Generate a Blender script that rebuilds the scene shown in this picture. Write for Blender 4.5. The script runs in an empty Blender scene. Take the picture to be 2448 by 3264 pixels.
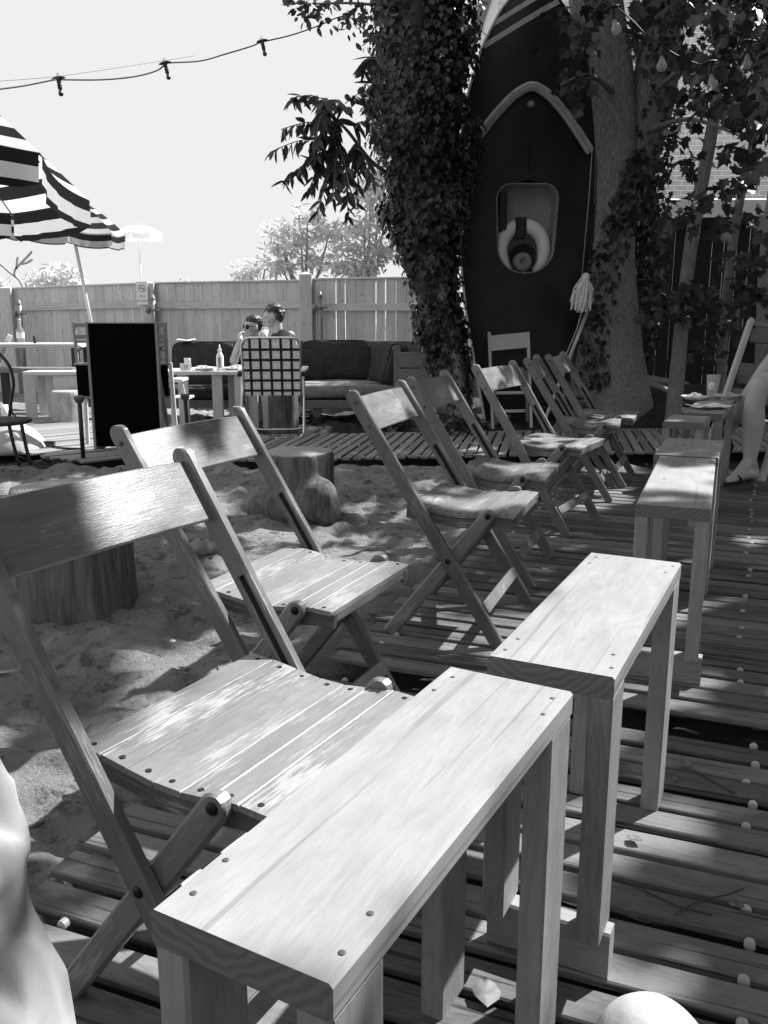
import bpy, math, random
import numpy as np
from mathutils import Vector, Matrix
random.seed(7); RNG = np.random.default_rng(7)
PI = math.pi
S = bpy.context.scene
C = S.collection
# ------------------------------------------------------------------ camera, sky, sun, exposure
CF, CP, CH = 2803.0, math.radians(12.6), 1.08          # focal (photo px), pitch down, height
cd = bpy.data.cameras.new('camera'); cam = bpy.data.objects.new('camera', cd); C.objects.link(cam)
cam.location = (0, 0, CH); cam.rotation_euler = (PI/2-CP, 0, 0)
cd.sensor_fit = 'VERTICAL'; cd.sensor_height = 24.0; cd.lens = CF/3264*24.0
cd.clip_start = 0.02; cd.clip_end = 1000
S.camera = cam
SAZ, SEL = math.radians(54), math.radians(47)
SUN = Vector((math.sin(SAZ)*math.cos(SEL), math.cos(SAZ)*math.cos(SEL), math.sin(SEL)))
sl = bpy.data.lights.new('sun', 'SUN'); sl.energy = 5.0; sl.angle = math.radians(0.7); sl.color = (1, 1, 1)
so = bpy.data.objects.new('sun', sl); C.objects.link(so); so.rotation_euler = SUN.to_track_quat('Z', 'Y').to_euler(); so.location = (6, 6, 12)
W = bpy.data.worlds.new('World'); S.world = W; W.use_nodes = True
nt = W.node_tree; nt.nodes.clear()
sk = nt.nodes.new('ShaderNodeTexSky'); sk.sky_type = 'NISHITA'; sk.sun_disc = False
sk.sun_elevation = SEL; sk.sun_rotation = SAZ; sk.dust_density = 3.0; sk.air_density = 1.2
bw = nt.nodes.new('ShaderNodeRGBToBW')                  # the photograph is black and white
mn = nt.nodes.new('ShaderNodeMath'); mn.operation = 'MINIMUM'; mn.inputs[1].default_value = 2.80
gn = nt.nodes.new('ShaderNodeMath'); gn.operation = 'MULTIPLY'; gn.inputs[1].default_value = 1.9   # hazy, overexposed summer sky
bg = nt.nodes.new('ShaderNodeBackground'); bg.inputs['Strength'].default_value = 0.145
wo = nt.nodes.new('ShaderNodeOutputWorld')
nt.links.new(sk.outputs[0], bw.inputs[0]); nt.links.new(bw.outputs[0], gn.inputs[0]); nt.links.new(gn.outputs[0], mn.inputs[0]); nt.links.new(mn.outputs[0], bg.inputs[0]); nt.links.new(bg.outputs[0], wo.inputs[0])
S.view_settings.view_transform = 'Standard'; S.view_settings.look = 'None'; S.view_settings.gamma = 1.0
S.view_settings.exposure = 1.10
S.render.engine = 'CYCLES'; S.cycles.max_bounces = 5; S.cycles.transparent_max_bounces = 12

def ray(x, y):
    u = (x-1224)/CF; v = (y-1632)/CF; c, s = math.cos(CP), math.sin(CP)
    return u, c-v*s, -s-v*c
def g(x, y, z=0.0):                                     # point of the plane z seen at photo pixel x, y
    u, Y, Z = ray(x, y); t = (z-CH)/Z; return Vector((u*t, Y*t, z))
def at(x, y, D):                                        # point at world depth D
    u, Y, Z = ray(x, y); t = D/Y; return Vector((u*t, D, CH+Z*t))
def V(*a): return Vector(a)

# ------------------------------------------------------------------ materials (all grey)
def newmat(name):
    m = bpy.data.materials.new(name); m.use_nodes = True; n = m.node_tree.nodes; l = m.node_tree.links
    return m, n, l, n['Principled BSDF']
def grey(v): return (v, v, v, 1)
def plain(name, v, rough=.6, metal=0, noise=0.0, scale=8, bump=0.0, spec=.5, coat=0):
    m, n, l, b = newmat(name)
    b.inputs['Base Color'].default_value = grey(v); b.inputs['Roughness'].default_value = rough
    b.inputs['Metallic'].default_value = metal; b.inputs['Specular IOR Level'].default_value = spec
    b.inputs['Coat Weight'].default_value = coat
    if noise or bump:
        tc = n.new('ShaderNodeTexCoord'); no = n.new('ShaderNodeTexNoise'); no.inputs['Scale'].default_value = scale
        no.inputs['Detail'].default_value = 8; no.inputs['Roughness'].default_value = .65
        l.new(tc.outputs['Object'], no.inputs['Vector'])
        mr = n.new('ShaderNodeMapRange'); mr.inputs['From Min'].default_value = .3; mr.inputs['From Max'].default_value = .7
        mr.inputs['To Min'].default_value = v*(1-noise); mr.inputs['To Max'].default_value = v*(1+noise)
        l.new(no.outputs['Fac'], mr.inputs['Value']); l.new(mr.outputs[0], b.inputs['Base Color'])
        if bump:
            bp = n.new('ShaderNodeBump'); bp.inputs['Strength'].default_value = bump; bp.inputs['Distance'].default_value = .01
            l.new(no.outputs['Fac'], bp.inputs['Height']); l.new(bp.outputs[0], b.inputs['Normal'])
    return m
def math_node(n, l, op, a, b=None, c=None):
    q = n.new('ShaderNodeMath'); q.operation = op
    for i, x in enumerate((a, b, c)):
        if x is None: continue
        if isinstance(x, (int, float)): q.inputs[i].default_value = x
        else: l.new(x, q.inputs[i])
    return q.outputs[0]
def wood(name, lo, hi, rough=.55, tone=.25, grain=1.0, wear=0.0, wearv=.6, bump=.25, cracks=0.0, rings=1.0, spec=.4, obj_tone=0.0, knots=0.0, coat=0.0):
    """grain runs along attribute wc.x (metres along each board)"""
    m, n, l, b = newmat(name)
    at_ = n.new('ShaderNodeAttribute'); at_.attribute_name = 'wc'
    tn = n.new('ShaderNodeAttribute'); tn.attribute_name = 'tone'
    def vec(sc):
        mp = n.new('ShaderNodeMapping'); mp.inputs['Scale'].default_value = sc; l.new(at_.outputs['Vector'], mp.inputs['Vector']); return mp.outputs[0]
    def noise(sc, scale, det, dist=0, rough_=.55):
        no = n.new('ShaderNodeTexNoise'); no.inputs['Scale'].default_value = scale; no.inputs['Detail'].default_value = det; no.inputs['Roughness'].default_value = rough_
        no.inputs['Distortion'].default_value = dist; l.new(vec(sc), no.inputs['Vector']); return no.outputs['Fac']
    def cen(x, k): return math_node(n, l, 'MULTIPLY', math_node(n, l, 'SUBTRACT', x, .5), k)
    broad = noise((1.6, 7, 7), 1.0, 3, .8)
    sep = n.new('ShaderNodeSeparateXYZ'); l.new(at_.outputs['Vector'], sep.inputs[0])
    r3 = math_node(n, l, 'ADD', math_node(n, l, 'ADD', math_node(n, l, 'MULTIPLY', sep.outputs['Y'], 95*rings), math_node(n, l, 'MULTIPLY', sep.outputs['Z'], 60*rings)), math_node(n, l, 'MULTIPLY', broad, 26))
    ring = math_node(n, l, 'SINE', math_node(n, l, 'MULTIPLY', r3, 2.4))
    ring = math_node(n, l, 'POWER', math_node(n, l, 'MULTIPLY_ADD', ring, .5, .5), 2.0)
    pores = noise((45, 620, 620), 1.0, 3, 0, .6)
    fine = noise((9, 120, 120), 1.0, 4)
    mott = noise((9, 20, 20), 1.0, 5, .3, .65)
    big = noise((1.4, 5, 5), 1.0, 2)
    a = math_node(n, l, 'ADD', cen(ring, -.16*grain), .5)
    for x, k in ((pores, .9*grain), (fine, .45*grain), (mott, .8), (big, .6), (tn.outputs['Fac'], tone*2)): a = math_node(n, l, 'ADD', a, cen(x, k))
    if obj_tone:
        oi = n.new('ShaderNodeObjectInfo'); a = math_node(n, l, 'ADD', a, cen(oi.outputs['Random'], obj_tone))
    mr = n.new('ShaderNodeMapRange'); mr.clamp = True
    mr.inputs['To Min'].default_value = lo; mr.inputs['To Max'].default_value = hi; l.new(a, mr.inputs['Value'])
    col = mr.outputs[0]; h = math_node(n, l, 'ADD', pores, math_node(n, l, 'MULTIPLY', mott, .5))
    if wear:                                             # paler flecks where the finish has worn through
        w1 = noise((16, 210, 210), 1.0, 5, 0, .7); w2 = noise((4, 9, 9), 1.0, 3)
        k = n.new('ShaderNodeMapRange'); k.inputs['From Min'].default_value = 1.16-wear*.12; k.inputs['From Max'].default_value = 1.26-wear*.12
        l.new(math_node(n, l, 'ADD', w1, w2), k.inputs['Value'])
        mx = n.new('ShaderNodeMix'); mx.data_type = 'FLOAT'; l.new(k.outputs[0], mx.inputs[0]); l.new(col, mx.inputs[2]); mx.inputs[3].default_value = wearv
        col = mx.outputs[0]
    if cracks:
        c1 = noise((1.4, 75, 75), 1.0, 2)
        k = n.new('ShaderNodeMapRange'); k.inputs['From Min'].default_value = .345; k.inputs['From Max'].default_value = .39
        k.inputs['To Min'].default_value = 1-cracks; k.inputs['To Max'].default_value = 1
        l.new(c1, k.inputs['Value']); col = math_node(n, l, 'MULTIPLY', col, k.outputs[0]); h = math_node(n, l, 'ADD', h, math_node(n, l, 'MULTIPLY', k.outputs[0], 1.5))
    if knots:
        vo = n.new('ShaderNodeTexVoronoi'); vo.inputs['Scale'].default_value = 1.0; l.new(vec((4.0, 10, 1.5)), vo.inputs['Vector'])
        k = n.new('ShaderNodeMapRange'); k.inputs['From Min'].default_value = .035; k.inputs['From Max'].default_value = .10; k.inputs['To Min'].default_value = 1-knots; k.inputs['To Max'].default_value = 1
        l.new(vo.outputs['Distance'], k.inputs['Value']); col = math_node(n, l, 'MULTIPLY', col, k.outputs[0])
    l.new(col, b.inputs['Base Color'])
    rr = n.new('ShaderNodeMapRange'); rr.inputs['To Min'].default_value = max(.1, rough-.12); rr.inputs['To Max'].default_value = min(1, rough+.15); l.new(mott, rr.inputs['Value']); l.new(rr.outputs[0], b.inputs['Roughness'])
    b.inputs['Specular IOR Level'].default_value = spec; b.inputs['Coat Weight'].default_value = coat; b.inputs['Coat Roughness'].default_value = .25
    bp = n.new('ShaderNodeBump'); bp.inputs['Strength'].default_value = bump; bp.inputs['Distance'].default_value = .0012
    l.new(h, bp.inputs['Height']); l.new(bp.outputs[0], b.inputs['Normal'])
    return m
def leafmat(name, v, trans=.35, spread=.35, rough=.5):
    m, n, l, b = newmat(name)
    tn = n.new('ShaderNodeAttribute'); tn.attribute_name = 'tone'
    mr = n.new('ShaderNodeMapRange'); mr.inputs['To Min'].default_value = v*(1-spread); mr.inputs['To Max'].default_value = v*(1+spread)
    l.new(tn.outputs['Fac'], mr.inputs['Value']); l.new(mr.outputs[0], b.inputs['Base Color'])
    b.inputs['Roughness'].default_value = rough
    tr = n.new('ShaderNodeBsdfTranslucent'); l.new(mr.outputs[0], tr.inputs['Color'])
    mx = n.new('ShaderNodeMixShader'); mx.inputs[0].default_value = trans
    l.new(b.outputs[0], mx.inputs[1]); l.new(tr.outputs[0], mx.inputs[2]); l.new(mx.outputs[0], n['Material Output'].inputs['Surface'])
    return m
M = {}
M['pine'] = wood('pine_board', .21, .34, .5, .1, .9, bump=.25, rings=.5, knots=.6, cracks=.25)
M['pineleg'] = wood('pine_leg', .14, .32, .6, .2, .9, bump=.3, knots=.3)
M['chair'] = wood('old_chair_wood', .06, .20, .33, .15, .6, wear=.35, wearv=.28, bump=.3, spec=.5, obj_tone=.35, coat=.25)
M['seat'] = wood('worn_seat_wood', .11, .25, .38, .15, .7, wear=.6, wearv=.33, bump=.3, spec=.5, obj_tone=.3, coat=.15)
M['deck'] = wood('weathered_deck', .065, .20, .8, .35, .9, bump=.6, cracks=.6, spec=.2, knots=.5)
M['deck2'] = wood('weathered_walkway', .14, .30, .8, .35, .9, bump=.5, cracks=.5, spec=.2, knots=.4)
M['fence'] = wood('cedar_fence', .38, .62, .75, .22, 1.0, bump=.4, cracks=.35, spec=.2, knots=.65)
M['darkfence'] = wood('dark_painted_fence', .018, .036, .7, .3, .8, bump=.3, spec=.2)
M['greywood'] = wood('grey_pallet_wood', .12, .26, .75, .3, 1.0, bump=.4, spec=.2, knots=.4)
M['palewood'] = wood('pale_wood', .35, .60, .6, .2, .9, bump=.3, knots=.3)
def mk_endgrain():
    m, n, l, b = newmat('end_grain'); tc = n.new('ShaderNodeTexCoord'); sp = n.new('ShaderNodeSeparateXYZ'); l.new(tc.outputs['Object'], sp.inputs[0])
    dy = math_node(n, l, 'SUBTRACT', sp.outputs['Y'], .035); dz = math_node(n, l, 'SUBTRACT', sp.outputs['Z'], .63)
    no = n.new('ShaderNodeTexNoise'); no.inputs['Scale'].default_value = 25; l.new(tc.outputs['Object'], no.inputs['Vector'])
    d = math_node(n, l, 'SQRT', math_node(n, l, 'ADD', math_node(n, l, 'MULTIPLY', dy, dy), math_node(n, l, 'MULTIPLY', dz, dz)))
    w = math_node(n, l, 'SINE', math_node(n, l, 'ADD', math_node(n, l, 'MULTIPLY', d, 520), math_node(n, l, 'MULTIPLY', no.outputs['Fac'], 16)))
    mr = n.new('ShaderNodeMapRange'); mr.inputs['From Min'].default_value = -1; mr.inputs['To Min'].default_value = .11; mr.inputs['To Max'].default_value = .16
    l.new(w, mr.inputs['Value']); l.new(mr.outputs[0], b.inputs['Base Color']); b.inputs['Roughness'].default_value = .8; return m
M['endgrain'] = mk_endgrain()
M['screw'] = plain('screw', .015, .4, .6)
M['screwdull'] = plain('rusty_screw', .07, .6, .3)
M['hole'] = plain('dark_slot', .006, .9)
M['metal'] = plain('aluminium_tube', .65, .3, .9)
M['galv'] = plain('galvanised_pipe', .22, .5, .5, .3, 20)
M['black'] = plain('black_metal', .012, .45)
M['cable'] = plain('black_rubber', .01, .6)
M['hull'] = plain('black_gelcoat', .009, .42, noise=.8, scale=3.5, spec=.35, bump=.03)
M['hullrim'] = plain('gunwale_trim', .8, .5)
M['white'] = plain('white_plastic', .75, .45)
M['plug'] = plain('white_spacer', .42, .5, noise=.2, scale=60)
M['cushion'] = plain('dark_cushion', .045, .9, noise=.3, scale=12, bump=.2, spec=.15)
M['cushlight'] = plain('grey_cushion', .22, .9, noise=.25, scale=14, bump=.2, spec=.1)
M['piping'] = plain('cushion_piping', .02, .8)
M['board'] = plain('blackboard', .002, .9, spec=.05)
M['greypaint'] = plain('grey_painted_wood', .22, .6, noise=.2, scale=10)
M['skin'] = plain('skin', .42, .5, noise=.06, scale=14, spec=.35, bump=.05)
M['skinclose'] = plain('skin_close', .42, .5, noise=.07, scale=160, spec=.3, bump=.12)
M['hair'] = plain('dark_hair', .03, .5, noise=.5, scale=60)
M['darkcloth'] = plain('dark_cloth', .03, .9, noise=.3, scale=20)
M['cloth'] = plain('pale_cloth', .36, .85, noise=.05, scale=60, bump=.07, spec=.1)
M['paper'] = plain('paper', .8, .7, noise=.08, scale=20)
M['food'] = plain('food', .5, .7, noise=.5, scale=40)
M['leafdry'] = plain('dry_leaf', .13, .7, noise=.5, scale=60)
M['rock'] = plain('rock', .2, .9, noise=.4, scale=6, bump=.6)
M['ivy'] = leafmat('ivy_leaf', .028, .12, .85, .35)
M['maple'] = leafmat('maple_leaf', .036, .34, .5, .4)
M['dark'] = leafmat('dark_leaf', .03, .15, .5)
M['frond'] = leafmat('frond_leaf', .05, .25, .4)
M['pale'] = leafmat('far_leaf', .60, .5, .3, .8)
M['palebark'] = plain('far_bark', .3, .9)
M['rope'] = plain('rope', .35, .9)
M['mop'] = plain('mop_string', .75, .9, noise=.25, scale=50)
M['interior'] = wood('cockpit_interior', .22, .60, .6, .2, 1.0, bump=.1)
M['ink'] = plain('printed_ink', .10, .6)
def mk_sand():
    m, n, l, b = newmat('sand')
    tc = n.new('ShaderNodeTexCoord')
    def noi(s, d, r=.6):
        q = n.new('ShaderNodeTexNoise'); q.inputs['Scale'].default_value = s; q.inputs['Detail'].default_value = d; q.inputs['Roughness'].default_value = r
        l.new(tc.outputs['Object'], q.inputs['Vector']); return q.outputs['Fac']
    a = noi(2.2, 6); f = noi(70, 8, .75); d = noi(13, 6, .72)
    t = n.new('ShaderNodeMapRange'); t.inputs['From Min'].default_value = .3; t.inputs['From Max'].default_value = .7
    t.inputs['To Min'].default_value = .19; t.inputs['To Max'].default_value = .47
    l.new(math_node(n, l, 'ADD', math_node(n, l, 'MULTIPLY', a, .5), math_node(n, l, 'MULTIPLY', f, .5)), t.inputs['Value'])
    k = n.new('ShaderNodeMapRange'); k.inputs['From Min'].default_value = .36; k.inputs['From Max'].default_value = .47   # bark and leaf bits; also paints shade into the sand's hollows
    k.inputs['To Min'].default_value = .42; k.inputs['To Max'].default_value = 1
    l.new(d, k.inputs['Value'])
    col = math_node(n, l, 'MULTIPLY', t.outputs[0], k.outputs[0])
    # bare dark soil under the trees (right, far)
    sx = n.new('ShaderNodeSeparateXYZ'); l.new(tc.outputs['Object'], sx.inputs[0])
    s1 = n.new('ShaderNodeMapRange'); s1.inputs['From Min'].default_value = 8.0; s1.inputs['From Max'].default_value = 8.7; l.new(sx.outputs['Y'], s1.inputs['Value'])
    s2 = n.new('ShaderNodeMapRange'); s2.inputs['From Min'].default_value = -1.3; s2.inputs['From Max'].default_value = -.5; l.new(sx.outputs['X'], s2.inputs['Value'])
    so_ = math_node(n, l, 'MULTIPLY', s1.outputs[0], s2.outputs[0])
    gt = n.new('ShaderNodeAttribute'); gt.attribute_name = 'underdeck_shade'; so_ = math_node(n, l, 'MAXIMUM', so_, gt.outputs['Fac'])  # shade below the slats, painted into the sand so the gaps go black
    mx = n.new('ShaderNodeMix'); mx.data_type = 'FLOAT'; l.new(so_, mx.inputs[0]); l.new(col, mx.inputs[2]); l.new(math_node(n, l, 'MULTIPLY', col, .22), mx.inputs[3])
    l.new(mx.outputs[0], b.inputs['Base Color']); b.inputs['Roughness'].default_value = .95; b.inputs['Specular IOR Level'].default_value = .1
    bp = n.new('ShaderNodeBump'); bp.inputs['Strength'].default_value = 1.0; bp.inputs['Distance'].default_value = .035
    l.new(math_node(n, l, 'ADD', f, d), bp.inputs['Height']); l.new(bp.outputs[0], b.inputs['Normal'])
    return m
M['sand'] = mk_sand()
def mk_bark(name, lo, hi, sc=(20, 20, 2.6), bump=1.0, dist=.03):
    m, n, l, b = newmat(name)
    tc = n.new('ShaderNodeTexCoord'); mp = n.new('ShaderNodeMapping'); mp.inputs['Scale'].default_value = sc; l.new(tc.outputs['Object'], mp.inputs['Vector'])
    q = n.new('ShaderNodeTexNoise'); q.inputs['Scale'].default_value = 3; q.inputs['Detail'].default_value = 9; q.inputs['Roughness'].default_value = .7; q.inputs['Distortion'].default_value = .4
    l.new(mp.outputs[0], q.inputs['Vector'])
    vo = n.new('ShaderNodeTexVoronoi'); vo.feature = 'DISTANCE_TO_EDGE'; vo.inputs['Scale'].default_value = 3.2
    mxv = n.new('ShaderNodeMix'); mxv.data_type = 'VECTOR'; mxv.inputs[0].default_value = .25; l.new(mp.outputs[0], mxv.inputs[4]); l.new(q.outputs['Color'], mxv.inputs[5]); l.new(mxv.outputs[1], vo.inputs['Vector'])
    e = n.new('ShaderNodeMapRange'); e.inputs['From Max'].default_value = .3; l.new(vo.outputs['Distance'], e.inputs['Value'])
    a = math_node(n, l, 'ADD', math_node(n, l, 'MULTIPLY', q.outputs['Fac'], .88), math_node(n, l, 'MULTIPLY', e.outputs[0], .12))
    mr = n.new('ShaderNodeMapRange'); mr.inputs['From Min'].default_value = .3; mr.inputs['From Max'].default_value = .8; mr.inputs['To Min'].default_value = lo; mr.inputs['To Max'].default_value = hi
    l.new(a, mr.inputs['Value']); l.new(mr.outputs[0], b.inputs['Base Color']); b.inputs['Roughness'].default_value = .9; b.inputs['Specular IOR Level'].default_value = .15
    bp = n.new('ShaderNodeBump'); bp.inputs['Strength'].default_value = bump; bp.inputs['Distance'].default_value = dist
    l.new(a, bp.inputs['Height']); l.new(bp.outputs[0], b.inputs['Normal'])
    return m
M['bark'] = mk_bark('bark', .10, .62, (30, 30, 5.5), 1.0, .03)
M['stump'] = mk_bark('bare_stump_wood', .05, .24, (10, 10, 1.3), .6, .012)
M['paleStump'] = mk_bark('sunlit_stump', .25, .5, (5, 5, 2), .6, .02)
def mk_end():
    m, n, l, b = newmat('stump_cut_end')
    tc = n.new('ShaderNodeTexCoord'); w = n.new('ShaderNodeTexWave'); w.wave_type = 'RINGS'; w.rings_direction = 'Z'; w.inputs['Scale'].default_value = 22; w.inputs['Distortion'].default_value = 3; w.inputs['Detail'].default_value = 4
    l.new(tc.outputs['Object'], w.inputs['Vector'])
    mr = n.new('ShaderNodeMapRange'); mr.inputs['To Min'].default_value = .2; mr.inputs['To Max'].default_value = .36; l.new(w.outputs['Fac'], mr.inputs['Value'])
    l.new(mr.outputs[0], b.inputs['Base Color']); b.inputs['Roughness'].default_value = .9; return m
M['cut'] = mk_end()
def mk_brick():
    m, n, l, b = newmat('brick')
    tc = n.new('ShaderNodeTexCoord'); mp = n.new('ShaderNodeMapping'); mp.inputs['Rotation'].default_value = (PI/2, 0, 0); l.new(tc.outputs['Object'], mp.inputs['Vector'])
    br = n.new('ShaderNodeTexBrick'); br.inputs['Scale'].default_value = 1; br.inputs['Brick Width'].default_value = .24; br.inputs['Row Height'].default_value = .085
    br.inputs['Mortar Size'].default_value = .008; br.inputs['Color1'].default_value = grey(.62); br.inputs['Color2'].default_value = grey(.50); br.inputs['Mortar'].default_value = grey(.85)
    l.new(mp.outputs[0], br.inputs['Vector']); l.new(br.outputs[0], b.inputs['Base Color']); b.inputs['Roughness'].default_value = .9
    return m
M['brick'] = mk_brick()
def mk_glass(name='glass', v=.95, k=.82):               # thin walled clear glass
    m, n, l, b = newmat(name); b.inputs['Base Color'].default_value = grey(.8); b.inputs['Roughness'].default_value = .05; b.inputs['Specular IOR Level'].default_value = 1.0
    tr = n.new('ShaderNodeBsdfTransparent'); tr.inputs[0].default_value = grey(v); mx = n.new('ShaderNodeMixShader'); mx.inputs[0].default_value = k
    l.new(b.outputs[0], mx.inputs[1]); l.new(tr.outputs[0], mx.inputs[2]); l.new(mx.outputs[0], n['Material Output'].inputs['Surface']); return m
M['glass'] = mk_glass()
M['beer'] = mk_glass('liquid', .6)
def mk_stripe(name, freq, phase, dark=.02, light=.45, trans=.45):      # woven stripes parallel to each panel's rim, along attribute 'wc'.x
    m, n, l, b = newmat(name)
    a = n.new('ShaderNodeAttribute'); a.attribute_name = 'wc'; sp = n.new('ShaderNodeSeparateXYZ'); l.new(a.outputs['Vector'], sp.inputs[0])
    x = math_node(n, l, 'FRACT', math_node(n, l, 'MULTIPLY_ADD', sp.outputs['X'], freq, phase))
    k = math_node(n, l, 'GREATER_THAN', x, .5)
    c = math_node(n, l, 'MULTIPLY_ADD', k, light-dark, dark)
    l.new(c, b.inputs['Base Color']); b.inputs['Roughness'].default_value = .9; b.inputs['Specular IOR Level'].default_value = .1
    t = n.new('ShaderNodeBsdfTranslucent'); l.new(c, t.inputs['Color']); mx = n.new('ShaderNodeMixShader'); mx.inputs[0].default_value = trans
    l.new(b.outputs[0], mx.inputs[1]); l.new(t.outputs[0], mx.inputs[2]); l.new(mx.outputs[0], n['Material Output'].inputs['Surface'])
    return m

# ------------------------------------------------------------------ mesh builder
class MB:
    def __init__(s): s.v = []; s.f = []; s.wc = []; s.tn = []; s.sm = []; s.mi = []
    def add(s, vs, fs, wc=None, tone=.5, smooth=False, mi=0):
        o = len(s.v); s.v += [tuple(p) for p in vs]; s.f += [tuple(i+o for i in f) for f in fs]
        s.wc += [tuple(w) for w in (wc if wc is not None else vs)]; s.tn += [tone]*len(vs); s.sm += [smooth]*len(fs); s.mi += [mi]*len(fs)
    def sweep(s, pts, w, h, side, ch=.003, smooth=False, tone=None, mi=0, scales=None, endmi=None, roff=None, L0=0.0):
        """octagonal beam along pts; w across 'side', h across the third axis"""
        pts = [Vector(p) for p in pts]; side = Vector(side).normalized(); n = len(pts)
        if ch <= 0: prof = [(-w/2, -h/2), (w/2, -h/2), (w/2, h/2), (-w/2, h/2)]
        else: prof = [(-w/2+ch, -h/2), (w/2-ch, -h/2), (w/2, -h/2+ch), (w/2, h/2-ch), (w/2-ch, h/2), (-w/2+ch, h/2), (-w/2, h/2-ch), (-w/2, -h/2+ch)]
        k = len(prof); r = Vector((random.uniform(0, 40), random.uniform(0, 40), random.uniform(0, 40))); L = L0; vs = []; wc = []
        if roff is not None: r = Vector(roff)
        for i, p in enumerate(pts):
            d = (pts[min(i+1, n-1)]-pts[max(i-1, 0)]).normalized()
            sd = (side-d*side.dot(d)).normalized(); up = sd.cross(d)
            if i: L += (p-pts[i-1]).length
            sc = scales[i] if scales else 1
            if not isinstance(sc, tuple): sc = (sc, sc)
            for a, b in prof:
                vs.append(p+sd*a*sc[0]+up*b*sc[1]); wc.append((L+r.x, a+r.y, b+r.z))
        fs = []
        for i in range(n-1):
            for j in range(k): fs.append((i*k+j, i*k+(j+1) % k, (i+1)*k+(j+1) % k, (i+1)*k+j))
        fs.append(tuple(range(k-1, -1, -1))); fs.append(tuple((n-1)*k+j for j in range(k)))
        s.add(vs, fs, wc, random.random() if tone is None else tone, smooth, mi)
        if endmi is not None: s.mi[-1] = s.mi[-2] = endmi
    def beam(s, p0, p1, w, h, side, ch=.003, **kw): s.sweep([p0, p1], w, h, side, ch, **kw)
    def box(s, c, sz, rz=0, ch=.003, axis=0, **kw):
        """box centred at c, size sz, grain along axis"""
        c = Vector(c); R = Matrix.Rotation(rz, 3, 'Z'); ax = [R@V(1, 0, 0), R@V(0, 1, 0), R@V(0, 0, 1)]
        a = ax[axis]; b = ax[(axis+1) % 3]
        s.beam(c-a*sz[axis]/2, c+a*sz[axis]/2, sz[(axis+1) % 3], sz[(axis+2) % 3], b, ch, **kw)
    def tube(s, pts, r, n=8, smooth=True, caps=True, tone=.5, mi=0):
        pts = [Vector(p) for p in pts]; vs = []; wc = []; N = len(pts); L = 0
        up = V(0, 0, 1); d0 = (pts[1]-pts[0]).normalized()
        if abs(d0.z) > .9: up = V(1, 0, 0)
        sd = d0.cross(up).normalized()
        for i, p in enumerate(pts):
            d = (pts[min(i+1, N-1)]-pts[max(i-1, 0)]).normalized(); sd = (sd-d*sd.dot(d)).normalized(); u = sd.cross(d)
            ri = r[i] if isinstance(r, (list, tuple)) else r
            if i: L += (p-pts[i-1]).length
            for j in range(n):
                a = 2*PI*j/n; vs.append(p+sd*math.cos(a)*ri+u*math.sin(a)*ri); wc.append((L, math.cos(a)*ri, math.sin(a)*ri))
        fs = [(i*n+j, i*n+(j+1) % n, (i+1)*n+(j+1) % n, (i+1)*n+j) for i in range(N-1) for j in range(n)]
        if caps: fs += [tuple(range(n-1, -1, -1)), tuple((N-1)*n+j for j in range(n))]
        s.add(vs, fs, wc, tone, smooth, mi)
    def lathe(s, c, prof, n=24, axis=None, rf=None, smooth=True, mi=0, caps=True):
        """prof: (r, z) list; axis: direction; rf(angle, i) radius factor"""
        c = Vector(c); q = Vector(axis or (0, 0, 1)).to_track_quat('Z', 'Y'); vs = []
        for i, (r, z) in enumerate(prof):
            for j in range(n):
                a = 2*PI*j/n; k = rf(a, i) if rf else 1
                vs.append(c+q@V(math.cos(a)*r*k, math.sin(a)*r*k, z))
        fs = [(i*n+j, i*n+(j+1) % n, (i+1)*n+(j+1) % n, (i+1)*n+j) for i in range(len(prof)-1) for j in range(n)]
        if caps: fs += [tuple(range(n-1, -1, -1)), tuple((len(prof)-1)*n+j for j in range(n))]
        s.add(vs, fs, None, random.random(), smooth, mi)
    def sphere(s, c, r, n=12, sz=(1, 1, 1), rot=None, smooth=True, mi=0, bump=0):
        m = n//2; vs = []; c = Vector(c)
        for i in range(m+1):
            th = PI*i/m
            for j in range(n):
                a = 2*PI*j/n; p = V(math.sin(th)*math.cos(a)*sz[0], math.sin(th)*math.sin(a)*sz[1], math.cos(th)*sz[2])*r
                if bump: p *= 1+bump*math.sin(3*a+i)*math.sin(2*th+j*.3)
                if rot: p = rot@p
                vs.append(c+p)
        fs = [(i*n+j, (i+1)*n+j, (i+1)*n+(j+1) % n, i*n+(j+1) % n) for i in range(m) for j in range(n)]
        s.add(vs, fs, None, .5, smooth, mi)
    def build(s, name, mat, parent=None, keep=False):
        me = bpy.data.meshes.new(name); me.from_pydata(s.v, [], s.f); me.update()
        a = me.attributes.new('wc', 'FLOAT_VECTOR', 'POINT'); a.data.foreach_set('vector', np.array(s.wc, dtype=np.float32).ravel())
        a = me.attributes.new('tone', 'FLOAT', 'POINT'); a.data.foreach_set('value', np.array(s.tn, dtype=np.float32))
        me.polygons.foreach_set('use_smooth', s.sm)
        for m in (mat if isinstance(mat, (list, tuple)) else [mat]): me.materials.append(m)
        if any(s.mi): me.polygons.foreach_set('material_index', s.mi)
        o = bpy.data.objects.new(name, me); C.objects.link(o)
        if parent:
            o.parent = parent
            if not keep: o.matrix_parent_inverse = Matrix.Identity(4)
        return o
def tag(o, label=None, cat=None, group=None, kind=None):
    if label: o['label'] = label
    if cat: o['category'] = cat
    if group: o['group'] = group
    if kind: o['kind'] = kind
    return o
def empty(name, loc=(0, 0, 0), rz=0, **k):
    o = bpy.data.objects.new(name, None); C.objects.link(o); o.location = loc; o.rotation_euler = (0, 0, rz); o.empty_display_size = .1
    return tag(o, **k)
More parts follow.
